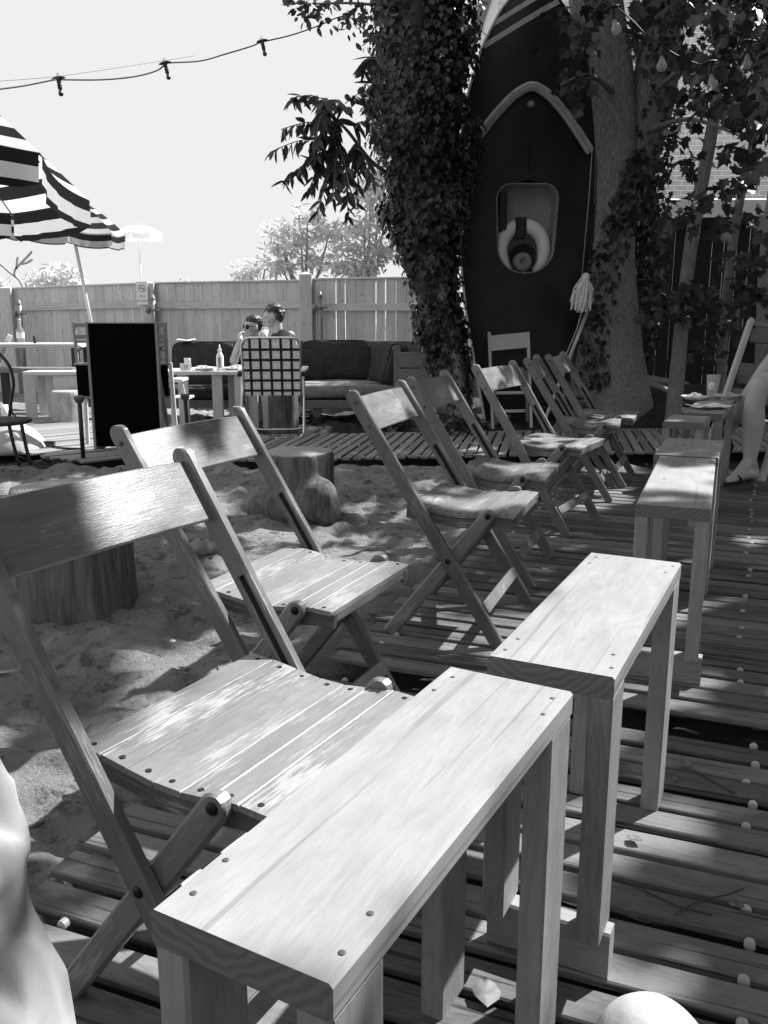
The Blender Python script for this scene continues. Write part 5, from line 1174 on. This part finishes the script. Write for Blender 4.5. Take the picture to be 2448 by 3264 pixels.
def stake(x, y0, y1, D, lab):
    a, b = at(x+9, y1, D), at(x-4, y0, D); t = empty('knob_stake', (a.x, D, 0), label=lab, cat='stake', group='dark stakes with T-shaped knobs')
    a.z = -.04 if y1 > 1400 else a.z; mb = MB(); mb.tube([a, b], .017, 10); wpart('tube', mb, M['black'], t)
    mb = MB(); mb.lathe(b, [(.014, -.02), (.03, .0), (.040, .02), (.040, .036), (.03, .045), (.001, .045)], 16, caps=False); wpart('knob', mb, M['ink'], t)
stake(257, 1280, 1468, 6.75, 'dark stake with a T knob, left of the blackboard')
a = at(594, 1275, 7.9); stake(594, 1272, 1435, 7.6, 'dark stake with a T knob, right of the blackboard')
t = empty('hose_clamp', tuple(g(322, 1430)+V(0, 0, .03)), label='small metal clamp with a loop at the foot of the blackboard', cat='clamp'); mb = MB(); mb.lathe((-.03, 0, 0), [(.028, 0), (.03, .05), (.022, .07)], 14, axis=(1, 0, 0)); mb.build('body', M['galv'], t); mb = MB(); mb.tube([V(-.03, 0, .04), V(.02, 0, .075), V(.06, 0, .05), V(.065, 0, 0)], .006, 6); mb.build('loop', M['metal'], t)
t = empty('cable', tuple(g(100, 1420)), label='black cable with an inline box lying along the walkway edge at left', cat='cable'); mb = MB(); mb.tube(spline([g(45, 1418)+V(0, 0, .01), g(90, 1424)+V(0, 0, .012), g(150, 1422)+V(0, 0, .012), g(200, 1432)+V(0, 0, .01), g(262, 1434)+V(0, 0, .01)], 6), .009, 6); wpart('lead', mb, M['cable'], t)
mb = MB(); mb.box(g(155, 1420)+V(0, 0, .02), (.10, .05, .035), ch=.004); wpart('inline_box', mb, M['cable'], t)

# ================================================================== PARASOLS
def parasol(ctr, n, e1, e2, R, ah, N, name, lab, mat, ph=0, sag=.035, val=.15, pole=None, ribs=True, valmat=None):
    t = empty(name, tuple(ctr), label=lab, cat='parasol'); ap = V(0, 0, 0)+n*ah; mb = MB(); K, Jn = 12, 10
    cor = [(e1*math.cos(ph+k*2*PI/N)+e2*math.sin(ph+k*2*PI/N))*R for k in range(N)]
    apo = R*math.cos(PI/N)
    for k in range(N):
        a, b = cor[k], cor[(k+1) % N]; vs = []; wc = []
        for i in range(K+1):
            s_ = i/K
            for j in range(Jn+1):
                w_ = j/Jn; rim = a.lerp(b, w_); bow = 4*w_*(1-w_)
                p_ = ap.lerp(rim*(1-.035*bow*s_), s_)+n*(.06*math.sin(PI*s_))-n*(sag*bow*s_*.55); vs.append(p_); wc.append((s_*apo, w_, k))
        nb = len(vs)
        mb.add(vs, [(i*(Jn+1)+j, i*(Jn+1)+j+1, (i+1)*(Jn+1)+j+1, (i+1)*(Jn+1)+j) for i in range(K) for j in range(Jn)], wc, smooth=True)
        vs = []; wc = []
        dn = (-n*.75+V(0, 0, -.45)).normalized()
        for i in range(5):
            for j in range(Jn+1):
                w_ = j/Jn; bow = 4*w_*(1-w_); rim = a.lerp(b, .015+.97*w_); out = ((a+b)/2).normalized()
                dd = val*i/4*(1 if 0 < j < Jn else .82)
                p_ = rim*(1-.035*bow)-n*(sag*bow*.55)+dn*dd+out*(.012*i/4*math.sin(j*2.1+k)); vs.append(p_); wc.append((apo+dd, w_, k))
        mb.add(vs, [(i*(Jn+1)+j, i*(Jn+1)+j+1, (i+1)*(Jn+1)+j+1, (i+1)*(Jn+1)+j) for i in range(4) for j in range(Jn)], wc, smooth=True)
    mb.build('canopy', mat, t)
    for k in range(N):
        mb = MB(); mb.tube(spline([ap-n*.012, ap.lerp(cor[k], .5)+n*.048, cor[k]-n*.008], 4), .004, 5); mb.build('rib', M['galv'], t)
    mb = MB(); mb.lathe(ap-n*.01, [(.02, 0), (.02, .03), (.012, .06), (.001, .065)], 12, axis=tuple(n)); mb.build('finial', M['white'], t)
    mb = MB(); foot = pole-Vector(ctr); mb.tube([ap, foot], .019, 12); mb.build('pole', M['white'] if ribs else M['greypaint'], t)
    return t
cx_, cy_, cz_, aa, bb, pp, hh2 = -2.429, 4.251, 1.787, .15, .939, .312, .601
n_ = V(math.sin(aa)*math.cos(bb), math.sin(aa)*math.sin(bb), math.cos(aa)); e1 = n_.cross(V(0, 0, 1)).normalized(); e2 = n_.cross(e1)
foot = V(cx_, cy_, cz_)-n_*1.2; foot = V(foot.x, foot.y, -.1)
M['stripe1'] = mk_stripe('striped_canvas', 8.0, .30, .015, .60)
M['stripe2'] = mk_stripe('striped_canvas_far', 7.6, .25, .03, .50)
parasol((cx_, cy_, cz_), n_, e1, e2, 1.05, hh2, 8, 'parasol', 'large parasol with black and white stripes at the left edge', M['stripe1'], ph=pp, pole=foot)
tp_ = at(267, 765, 10.5); ft = at(302, 1010, 10.45); ft = tp_+(ft-tp_)*2.1; ft.z = max(ft.z, -.05); c2 = at(200, 762, 10.5); c2.z = tp_.z+.13
n2 = V(.10, -.06, 1).normalized(); f1 = V(1, 0, -.10).normalized(); f2 = n2.cross(f1)
c2 = V(tp_.x-.20, 10.5, c2.z)
parasol(tuple(c2), n2, f1, f2, .66, .36, 8, 'parasol', 'smaller striped parasol on a thin pale pole, behind the large one', M['stripe2'], ph=PI/8, pole=ft, sag=.05, val=.16)
t = parasol(tuple(at(440, 745, 22)), V(.03, 0, 1).normalized(), V(1, 0, 0), V(0, 1, 0), .58, .18, 8, 'parasol', 'tiny far pale parasol just right of the striped ones, above the fence', mk_stripe('far_stripe', .66, .52, .05, .92), pole=V(at(440, 745, 22).x, 22, 0), val=.13)

# ================================================================== STRING LIGHTS
def cordobj(pts, r, lab, name='light_cord', mat='cable'):
    mb = MB(); mb.tube(spline(pts, 8), r, 6); o = mb.build(name, M[mat]); return tag(o, lab, 'cord')
def socket(pt, tilt, lab, clear, group):
    t = empty('string_bulb', tuple(pt), label=lab, cat='bulb', group=group); t.rotation_euler = (random.uniform(-.1, .1), tilt, 0)
    mb = MB(); mb.tube([V(-.045, 0, .01), V(-.02, 0, .012), V(.02, 0, .012), V(.045, 0, .01)], [.005, .011, .011, .005], 8); mb.tube([V(-.01, 0, .02), V(0, 0, .045), V(.01, 0, .02)], .003, 5); mb.lathe((0, 0, -.055), [(.014, 0), (.016, .004), (.013, .012), (.016, .020), (.013, .030), (.015, .040), (.013, .06)], 12); mb.build('socket', M['cable'], t)
    mb = MB(); R_ = .030 if clear else .017
    pr = [(.001, -R_*3.0)]+[(R_*math.sin(a), -R_*2.0-R_*math.cos(a)) for a in (.3, .6, .9, 1.2, 1.57, 1.9)]+[(R_*.62, -R_*1.15), (.011, -.012), (.011, 0)]
    mb.lathe((0, 0, -.052), pr, 16, caps=False); b_ = mb.build('bulb', M['glass'] if clear else M['darkbulb'], t)
    if clear:
        mb = MB(); mb.tube([V(-.006, 0, -.06), V(-.012, 0, -.11), V(0, 0, -.118), V(.012, 0, -.11), V(.006, 0, -.06)], .0012, 4); mb.build('filament', M['metal'], b_)
M['darkbulb'] = plain('dark_bulb', .03, .2)
DA, DB = 5.9, 8.0
def dd_(x): return DA+(DB-DA)*x/1110
cp_ = [(-60, 292), (0, 284), (80, 273), (170, 255), (188, 254), (325, 254), (430, 244), (500, 225), (527, 205), (545, 200), (640, 194), (720, 172), (800, 148), (836, 134), (925, 113), (1010, 84), (1070, 58), (1108, 48)]
cordobj([at(x, y, dd_(x)) for x, y in cp_], .0055, 'black light cord sagging across the sky at upper left')
for (x, y), tl, lab in (((187, 255), .12, 'leftmost dark bulb hanging on the cord in the sky'), ((527, 206), .2, 'second dark bulb from the left on the cord in the sky'), ((836, 135), .2, 'third dark bulb from the left on the cord, above the feathery fronds'), ((1108, 50), 0, 'dark bulb where the cord meets the ivy tree')):
    socket(at(x, y, dd_(x)), -tl, lab, False, 'dark bulbs on the cord in the sky')
cordobj([at(-60, 262, 6), at(187, 243, 6.2), at(520, 194, 6.9), at(620, 178, 7.1)], .0013, 'thin wire above the black light cord at upper left', 'guy_wire')
cordobj([at(1108, 48, 8.0), at(1180, 110, 8.0), at(1300, 205, 8.05)], .004, 'thin cord running down into the ivy from the last dark bulb')
DD = 5.6
rp = [(1820, -60), (1900, -10), (1960, 20), (2010, 60), (2060, 110), (2130, 160), (2200, 195), (2260, 208), (2320, 190), (2380, 150), (2470, 130)]
cordobj([at(x, y, DD) for x, y in rp], .004, 'dark light cord running through the maple leaves at upper right')
for (x, y), lab in (((1950, 30), 'clear bulb in front of the big trunk, topmost of the clear ones'), ((2112, 145), 'clear bulb just right of the big trunk'), ((2262, 205), 'lowest clear bulb, in the dark leaves'), ((2385, 138), 'clear bulb nearest the right edge in the leaves')):
    socket(at(x, y, DD), random.uniform(-.3, .1), lab, True, 'clear bulbs among the maple leaves')

# ================================================================== PEOPLE
def body(name, parts, mat, parent, vox=.008, smooth=6):
    """union of tapered limbs and ellipsoids melted into ONE continuous surface"""
    mb = MB()
    for p_ in parts:
        if p_[0] == 'L':
            pts = spline(p_[1], 5); rs = p_[2]; n = len(pts); r_ = [float(np.interp(i/(n-1), np.linspace(0, 1, len(rs)), rs)) for i in range(n)]; mb.tube(pts, r_, 14)
            mb.sphere(pts[0], r_[0], 12); mb.sphere(pts[-1], r_[-1], 12)
        else: mb.sphere(p_[1], 1, 16, p_[2], p_[3] if len(p_) > 3 else None)
    o = mb.build(name, mat, parent); m = o.modifiers.new('melt', 'REMESH'); m.mode = 'VOXEL'; m.voxel_size = vox; m.use_smooth_shade = True
    s_ = o.modifiers.new('soft', 'SMOOTH'); s_.iterations = smooth; s_.factor = .5
    return o
def head_parts(c, face, up=V(0, 0, 1), s=1.0):
    """c centre of the head, face = direction looked at"""
    f = Vector(face).normalized(); u = (up-f*up.dot(f)).normalized(); sd = f.cross(u); R = Matrix((sd, f, u)).transposed()
    E = lambda o_, r_: ('E', Vector(c)+R@(V(*o_)*s), V(*r_)*s, R)
    return [E((0, -.012, .03), (.073, .092, .085)), E((0, .025, -.045), (.055, .062, .065)), E((0, .055, -.085), (.03, .03, .022)), E((0, .098, -.018), (.013, .018, .026)), E((0, .105, -.032), (.017, .014, .011)),
            E((-.076, 0, -.01), (.010, .020, .032)), E((.076, 0, -.01), (.010, .020, .032)), E((0, .085, -.058), (.024, .014, .008)), E((0, .084, -.072), (.020, .012, .008)), E((0, .078, .022), (.055, .018, .014)), E((-.035, .065, -.025), (.025, .025, .022)), E((.035, .065, -.025), (.025, .025, .022))], R, f, u, sd
def hand_parts(w, d, palm, s=1.0, curl=.9, thumb=1):
    """w wrist, d direction of the hand, palm normal"""
    d = Vector(d).normalized(); pn = Vector(palm); pn = (pn-d*pn.dot(d)).normalized(); sd = d.cross(pn); out = [('L', [w, w+d*.045*s, w+d*.085*s], [.026*s, .033*s, .030*s])]
    for k, ln in enumerate((.062, .074, .070, .055)):
        b = w+d*.085*s+sd*(-.030+.020*k)*s; m = b+(d*math.cos(curl*.5)+pn*math.sin(curl*.5))*ln*.55*s; e_ = m+(d*math.cos(curl*1.4)+pn*math.sin(curl*1.4))*ln*.5*s; out.append(('L', [b, m, e_], [.0095*s, .0085*s, .007*s]))
    b = w+d*.03*s-sd*.028*s*thumb; out.append(('L', [b, b+(d*.6-sd*.6*thumb+pn*.4)*.04*s, b+(d*.9-sd*.3*thumb+pn*.8)*.065*s], [.013*s, .011*s, .009*s])); return out
def D_(x, y, D): return at(x, y, D)
# --- man in sunglasses
YM = 9.62
hc = D_(806, 1042, YM); hp, R_, f_, u_, s_d = head_parts(hc, (-.75, -.60, -.05))
t = empty('person', (hc.x-.03, YM+.1, 0), label='man in sunglasses and dark shirt on the sofa, raising his hand to his mouth', cat='person', group='couple seated on the sofa')
sh, shr = D_(772, 1098, YM-.05), D_(860, 1100, YM+.02); el = D_(745, 1152, YM-.30); ha = D_(768, 1078, YM-.36); mouth = hc+f_*.10-u_*.06
wr = D_(766, 1082, YM-.30)
parts = hp+[('L', [hc-u_*.06-f_*.02, V(hc.x+.01, YM+.05, hc.z-.18)], [.052, .058]), ('L', [V(hc.x+.02, YM+.06, hc.z-.24), V(hc.x+.02, YM+.08, .62), V(hc.x+.02, YM+.02, .44)], [.15, .155, .16]),
     ('L', [sh, (sh+el)/2+V(-.02, 0, -.02), el], [.062, .052, .044]), ('L', [el, (el+wr)/2, wr], [.044, .040, .026]),
     ('L', [shr, shr+V(.05, -.12, -.22), shr+V(-.08, -.32, -.28)], [.062, .050, .036]),
     ('L', [V(hc.x-.08, YM, .45), V(hc.x-.14, YM-.48, .50)], [.095, .065]), ('L', [V(hc.x-.14, YM-.48, .50), V(hc.x-.12, YM-.50, .03)], [.065, .04]),
     ('L', [V(hc.x+.10, YM, .45), V(hc.x+.08, YM-.46, .50)], [.095, .065]), ('L', [V(hc.x+.08, YM-.46, .50), V(hc.x+.10, YM-.48, .03)], [.065, .04])]
parts += hand_parts(wr, (mouth+V(-.06, -.02, .04)-wr), (.7, .5, .2), .95, .9)
o = body('body', [p_ for p_ in parts], M['skin'], t); R0 = Matrix.LocRotScale(t.location, None, None).inverted(); o.matrix_parent_inverse = R0
def fit(o_): o_.matrix_parent_inverse = Matrix.LocRotScale(o_.parent.location, o_.parent.rotation_euler, None).inverted()
o = body('shirt', [('L', [V(hc.x+.02, YM+.05, hc.z-.235), V(hc.x+.02, YM+.08, .62), V(hc.x+.02, YM+.02, .42)], [.165, .172, .175]), ('L', [V(sh.x-.02, sh.y+.05, sh.z-.02), V(shr.x+.01, shr.y+.02, shr.z-.02)], [.078, .078]), ('L', [sh, sh.lerp(el, .75)], [.078, .062]), ('L', [shr, shr+V(.045, -.10, -.18)], [.078, .066])], M['darkcloth'], t, .014); fit(o)
o = body('shorts', [('L', [V(hc.x-.08, YM, .44), V(hc.x-.14, YM-.40, .50)], [.115, .09]), ('L', [V(hc.x+.10, YM, .44), V(hc.x+.08, YM-.38, .50)], [.115, .09]), ('L', [V(hc.x-.08, YM, .44), V(hc.x+.1, YM, .44)], [.12, .12])], M['cushlight'], t, .014); fit(o)
o = body('hair', [('E', hc+u_*.062-f_*.020, (.076, .094, .066), R_), ('E', hc+u_*.03-f_*.05, (.077, .065, .08), R_)], M['hair'], t, .008, 3); fit(o)
def glasses(c, R, up_, fwd, par, mat):
    mb = MB(); 
    for sg in (-1, 1): mb.lathe(c+R@V(sg*.033, .088, .004), [(.001, .004), (.027, .003), (.029, 0), (.001, -.002)], 16, axis=tuple(R@V(sg*.12, 1, 0)), caps=False)
    mb.tube([c+R@V(-.012, .092, .008), c+R@V(.012, .092, .008)], .003, 6)
    for sg in (-1, 1): mb.tube([c+R@V(sg*.06, .082, .008), c+R@V(sg*.078, .02, .006), c+R@V(sg*.078, -.03, 0)], .003, 6)
    o = mb.build('sunglasses', mat, par); fit(o); return o
glasses(hc, R_, u_, f_, t, M['ink2'] if 'ink2' in M else M['hole'])
# --- woman with sunglasses on her head
YW = 9.35
wc_ = D_(868, 1008, YW); hp, R2_, f2_, u2_, s2_ = head_parts(wc_, (-.90, -.28, -.30), s=.96)
t = empty('person', (wc_.x+.06, YW+.1, 0), label='woman with sunglasses pushed up on her dark hair, dark top, beside the man', cat='person', group='couple seated on the sofa')
ws, ws2 = D_(905, 1066, YW-.12), D_(925, 1070, YW+.15); we = D_(872, 1135, YW-.32); ww = D_(845, 1070, YW-.30)
parts = hp+[('L', [wc_-u2_*.06-f2_*.03, D_(888, 1062, YW)], [.046, .052]), ('L', [V(wc_.x+.09, YW+.02, ws.z-.08), V(wc_.x+.12, YW+.05, .60), V(wc_.x+.12, YW+.05, .44)], [.125, .13, .15]),
     ('L', [ws, (ws+we)/2, we], [.052, .044, .038]), ('L', [we, (we+ww)/2, ww], [.038, .033, .022]),
     ('L', [ws2, ws2+V(.05, .02, -.24), ws2+V(-.02, -.16, -.38)], [.052, .042, .03]),
     ('L', [V(wc_.x+.05, YW, .45), V(wc_.x-.05, YW-.46, .48)], [.09, .06]), ('L', [V(wc_.x-.05, YW-.46, .48), V(wc_.x-.02, YW-.48, .03)], [.06, .036]),
     ('L', [V(wc_.x+.2, YW, .45), V(wc_.x+.14, YW-.42, .48)], [.09, .06]), ('L', [V(wc_.x+.14, YW-.42, .48), V(wc_.x+.16, YW-.46, .03)], [.06, .036])]
parts += hand_parts(ww, wc_+f2_*.08-u2_*.05-ww, (.3, -.3, .8), .9, .6)+hand_parts(ws2+V(-.02, -.16, -.38), (-.2, -1, -.1), (0, 0, -1), .9, .5)
o = body('body', parts, M['skin'], t); fit(o)
o = body('top', [('L', [V(wc_.x+.09, YW+.02, ws.z-.09), V(wc_.x+.12, YW+.05, .60), V(wc_.x+.12, YW+.05, .44)], [.14, .145, .165]), ('L', [ws+V(-.01, 0, -.03), ws2+V(0, 0, -.03)], [.065, .065]), ('L', [ws, ws.lerp(we, .28)], [.064, .058])], M['darkcloth'], t, .014); fit(o)
o = body('skirt', [('L', [V(wc_.x+.05, YW, .44), V(wc_.x-.05, YW-.40, .48)], [.11, .085]), ('L', [V(wc_.x+.2, YW, .44), V(wc_.x+.14, YW-.36, .48)], [.11, .085])], M['darkcloth'], t, .014); fit(o)
o = body('hair', [('E', wc_+u2_*.055-f2_*.030, (.075, .095, .070), R2_), ('E', wc_+u2_*.0-f2_*.062, (.073, .058, .088), R2_), ('E', wc_-f2_*.11+u2_*.0, (.03, .035, .04), R2_)], M['hair'], t, .008, 3); fit(o)
o = glasses(wc_+u2_*.085-f2_*.065, R2_, u2_, f2_, t, M['greypaint'])

# --- seated person at the right edge: crossed legs, flip-flops
YL = 5.45
k1 = at(2420, 1236, YL); an = at(2391, 1462, YL-.02); 
t = empty('person', (2.45, YL+.15, 0), label='bare-legged person in dark shorts and flip-flops seated at the right edge', cat='person')
cm, cf = at(2404, 1325, YL+.01), at(2402, 1385, YL)
heel = at(2402, 1508, YL+.02); ball = at(2335, 1524, YL-.10); toe = at(2308, 1530, YL-.13)
hip1 = at(2600, 1215, YL+.32); k2 = at(2475, 1148, YL+.05); m2 = at(2395, 1260, YL+.22); a2 = at(2318, 1378, YL+.38); hip2 = at(2640, 1200, YL+.35)
parts = [('L', [k1+V(.0, 0, .01), at(2405, 1290, YL), at(2402, 1345, YL+.005), at(2396, 1410, YL), an], [.062, .062, .068, .056, .039]),
     ('L', [an, heel], [.038, .034]), ('L', [heel, at(2368, 1510, YL-.05), ball], [.036, .036, .030]), ('L', [an, at(2362, 1500, YL-.06), ball], [.036, .034, .026]),
     ('L', [k1+V(0, 0, .005), (k1+hip1)/2+V(0, 0, .01), hip1], [.064, .08, .095]),
     ('L', [hip2, (hip2+k2)/2+V(0, 0, .02), k2], [.10, .085, .066]), ('L', [k2, at(2440, 1190, YL+.12), m2, at(2350, 1325, YL+.30), a2], [.066, .060, .060, .050, .036]),
     ('L', [a2, at(2306, 1396, YL+.38), at(2318, 1422, YL+.30)], [.036, .034, .024]),
     ('L', [hip1, hip2+V(.1, .1, .02), V(hip1.x+.08, hip1.y+.12, hip1.z+.45)], [.12, .15, .15])]
for k, ln in enumerate((1.15, 1.05, .95, .85, .75)):
    b_ = ball+V(.0, -.028+.016*k, -.004); parts.append(('L', [b_, b_+(toe-ball).normalized()*.045*ln+V(0, 0, -.004)], [.013 if k == 0 else .0095, .011 if k == 0 else .008]))
    c_ = at(2318, 1422, YL+.30)+V(0, -.028+.015*k, 0); parts.append(('L', [c_, c_+V(-.015, -.01, -.035)*ln], [.010, .008]))
o = body('body', parts, M['skin'], t, .007, 8); fit(o)
o = body('shorts', [('L', [k1.lerp(hip1, .28), (k1+hip1)/2, hip1], [.085, .10, .13]), ('L', [k2.lerp(hip2, .30), hip2], [.085, .13]), ('L', [hip1, hip2], [.14, .15])], M['darkcloth'], t, .012); fit(o)
def flip(c, d, par, L=.26):
    d = Vector(d).normalized(); s_ = d.cross(V(0, 0, 1)).normalized(); up = s_.cross(d); mb = MB(); N = 20; vs = []
    for zz in (0, -.018):
        for i in range(N):
            a = 2*PI*i/N; w_ = .045+.008*math.cos(a); vs.append(c+d*math.cos(a)*L/2+s_*math.sin(a)*w_+up*zz)
    mb.add(vs, [tuple(range(N)), tuple(range(2*N-1, N-1, -1))]+[(i, N+i, N+(i+1) % N, (i+1) % N) for i in range(N)])
    mb.tube(spline([c+d*.02+s_*.045, c+d*.06+s_*.03+up*.045, c+d*.095+up*.012, c+d*.06-s_*.03+up*.045, c+d*.02-s_*.045], 5), .008, 6)
    o = mb.build('flip_flop', M['black'], par); fit(o)
flip((heel+toe)/2+V(.005, 0, -.032), (toe-heel).xy.to_3d(), t, .285)
flip(at(2312, 1405, YL+.34), V(-.02, -.35, -1), t, .25)
# ladder-back chair of that person
t = empty('ladder_back_chair', tuple(V(at(2360, 1300, 6.3).x, 6.3, 0)), label='pale slatted ladder-back chair leaning at the right edge behind the crossed legs', cat='chair')
a, b = at(2312, 1262, 6.1), at(2394, 1020, 6.5); dirp = (b-a).normalized(); side_ = V(.94, .15, -.10).normalized()
for off in (0, .46):
    o_ = side_*off; mb = MB(); k = (a.z+.02)/dirp.z; mb.beam(a-dirp*k+o_, b+o_, .036, .05, side_, .005); wpart('post', mb, M['palewood'], t)
for fr, h_ in ((.96, .05), (.80, .13), (.30, .19), (.02, .12)):
    q_ = a.lerp(b, fr); mb = MB(); mb.beam(q_+side_*.02, q_+side_*.44, h_*.9, .016, dirp, .003); wpart('slat', mb, M['greywood'], t)
mb = MB(); mb.beam(V(a.x-.28, a.y-.25, .44)+side_*.0, V(a.x-.28, a.y-.25, .44)+side_*.46, .42, .03, V(.3, 1, 0), .004); wpart('seat', mb, M['greywood'], t)

# ================================================================== FOREGROUND: KNEE AND PALE CLOTH
t = empty('person', (.27, .30, 0), label='bare pale knee rising at the bottom edge, right of the nearest bench', cat='person')
kx = at(2085, 3352, .66)
parts = [('L', [V(.30, -.10, .47), V(.26, .25, .485), kx+V(.005, -.04, -.012), kx+V(0, .008, -.010)], [.088, .076, .057, .052]), ('L', [kx+V(0, .008, -.012), kx+V(.005, .05, -.16), V(.26, .62, .08)], [.054, .056, .036]), ('L', [V(.26, .62, .08), V(.26, .74, .05)], [.036, .028])]
o = body('body', parts, M['skinclose'], t, .006, 14); fit(o)
# pale garment hanging at the left edge
t = empty('draped_garment', tuple(at(20, 3264, .72).xy.to_3d()), label='pale loose cloth with soft folds at the bottom left edge', cat='cloth')
prof = [(-30, 2440), (0, 2495), (30, 2547), (52, 2613), (81, 2672), (90, 2731), (78, 2800), (80, 2880), (92, 2950), (122, 3010), (150, 3080), (180, 3160), (206, 3240), (235, 3320), (262, 3420)]
pr = spline([at(x, y, .72) for x, y in prof], 8); mb = MB(); n = 90; vs = []
for i, p_ in enumerate(pr):
    s_ = i/(len(pr)-1)
    for j in range(n):
        a = PI*(j/(n-1))*1.15-.25; rad = .17+.03*s_
        q0 = .006*(1-2*abs(math.sin(a*3.1+2.6*s_+.8*math.sin(s_*6))))+.005*(1-2*abs(math.sin(a*5.3-3.5*s_+1)))+.002*math.sin(a*17+s_*15)
        q0 *= min(1, abs(a)*1.6+.15); c_ = p_-V(rad, -.0, 0); vs.append(c_+V(math.cos(a)*(rad+q0), -math.sin(a)*(rad*.62+q0*1.3), .006*math.sin(a*11+s_*20)))
mb.add(vs, [(i*n+j, i*n+j+1, (i+1)*n+j+1, (i+1)*n+j) for i in range(len(pr)-1) for j in range(n-1)], smooth=True)
o = wpart('sleeve', mb, M['cloth'], t); so_ = o.modifiers.new('thick', 'SOLIDIFY'); so_.thickness = .004
for nm in [o_ for o_ in bpy.data.objects if o_.name.startswith('hair')]:
    tx = bpy.data.textures.new('strands', 'CLOUDS'); tx.noise_scale = .018; m_ = nm.modifiers.new('strands', 'DISPLACE'); m_.texture = tx; m_.strength = .022; m_.mid_level = .45
# ================================================================== SMALL LITTER
def litter(px, py, s, lab, z=0, curl=1.0, rz=0, name='dry_leaf', cat='leaf'):
    q_ = g(px, py, z); zz = max(z, float(gz(q_.x, q_.y))+.006) if z == 0 else z
    r = random.Random(int(px)); h = shape_leaf('oval'); h = [(x*1.5, y) for x, y in h]; curl *= .6; mb = MB(); N = len(h); vs = []
    for k in range(3):
        for sg in (1, -1):
            pass
    ctr = [(0, y) for x, y in h]
    for (x, y) in h: vs.append(V(0, (y-.5)*s, .25*s*curl*(y-.5)**2*2))
    for sg in (1, -1):
        for (x, y) in h: vs.append(V(sg*x*s, (y-.5)*s, .25*s*curl*(y-.5)**2*2+.55*s*abs(x)*curl+r.uniform(-.03, .03)*s))
    fs = [(i, i+1, N+i+1, N+i) for i in range(N-1)]+[(i+1, i, 2*N+i, 2*N+i+1) for i in range(N-1)]
    mb.add(vs, fs, smooth=True); o = mb.build(name, M['leafdry']); o.location = (q_.x, q_.y, zz+.006); o.rotation_euler = (r.uniform(-.2, .2), r.uniform(-.2, .2), rz or r.uniform(0, 6.28)); m_ = o.modifiers.new('thick', 'SOLIDIFY'); m_.thickness = .0006
    return tag(o, lab, cat, 'dry leaves on the deck and sand')
for px, py, s, lab in ((1548, 3178, .062, 'curled dry leaf on the deck under the nearest bench'), (2178, 2444, .045, 'curled dry leaf on the deck right of the second bench'), (548, 1953, .06, 'dry leaf on the sand right of the wide stump'), (550, 2050, .03, 'small dry leaf below the one by the wide stump'), (2022, 2684, .035, 'small pale leaf on the deck right of the second bench foot rail'),
    (1735, 1822, .05, 'dry leaf on the deck below the third chair seat'), (1335, 1790, .05, 'dry leaf at the deck edge left of the third chair'), (510, 1800, .045, 'dry leaf on the sand beside the small rocks'), (340, 2110, .03, 'pale leaf scrap on the sand left of the second chair legs'), (2345, 2895, .03, 'leaf scrap caught in a deck gap at right'), (1965, 1325, .05, 'pale dry leaf on the soil left of the far benches'), (1500, 1322, .05, 'pale leaf on the soil at the foot of the boat'), (2150, 2490, .02, 'tiny leaf scrap beside a white deck spacer'), (225, 2560, .05, 'dry leaf on the sunlit sand by the nearest chair leg'), (1985, 1305, .04, 'second pale leaf on the soil near the roots'), (300, 2430, .035, 'pale leaf scrap in the sunlit sand left of the nearest seat')):
    litter(px, py, s, lab)
for pts_, lab in (([(1990, 2816), (2080, 2860), (2170, 2900), (2270, 2925)], 'thin curved dark twig on the deck at lower right'), ([(2150, 2925), (2230, 2880), (2320, 2860), (2370, 2840)], 'second thin twig on the deck, crossing toward a white spacer'), ([(2210, 2462), (2260, 2490), (2310, 2520), (2345, 2535)], 'thin twig on the deck right of the pale curled leaf'), ([(2030, 1180), (2120, 1215), (2200, 1222)], 'bare stick on the soil between trunk and sapling')):
    mb = MB(); mb.tube(spline([g(x, y)+V(0, 0, .006+(.26 if y < 1300 else 0)) for x, y in pts_], 5), .0016 if pts_[0][1] > 1300 else .012, 5); o = mb.build('twig', M['hair']); tag(o, lab, 'twig')
mb = MB()                                              # twigs, bark chips and leaf crumbs
for _ in range(2600):
    x = random.uniform(-2.4, 2.9); y = random.choice([random.uniform(1.3, 6.5), random.uniform(8.5, 10.5)]); ln = random.uniform(.008, .04)*(1+.3*(y > 8)); a = random.uniform(0, PI); z = float(gz(x, y))
    rx, ry = x+.69, y-1.5
    if rx*DR.y-ry*DR.x > -.05 and y < 6.6: continue
    mb.beam(V(x-math.cos(a)*ln/2, y-math.sin(a)*ln/2, z+.003), V(x+math.cos(a)*ln/2, y+math.sin(a)*ln/2, z+.005), ln*random.uniform(.1, .4), .002, (0, 0, 1) if random.random() < .2 else (math.sin(a), -math.cos(a), 0), 0)
o = mb.build('leaf_litter', plain('litter', .12, .9, noise=.8, scale=3)); tag(o, 'dark twigs, bark chips and leaf crumbs scattered over the sand', 'litter', kind='stuff')
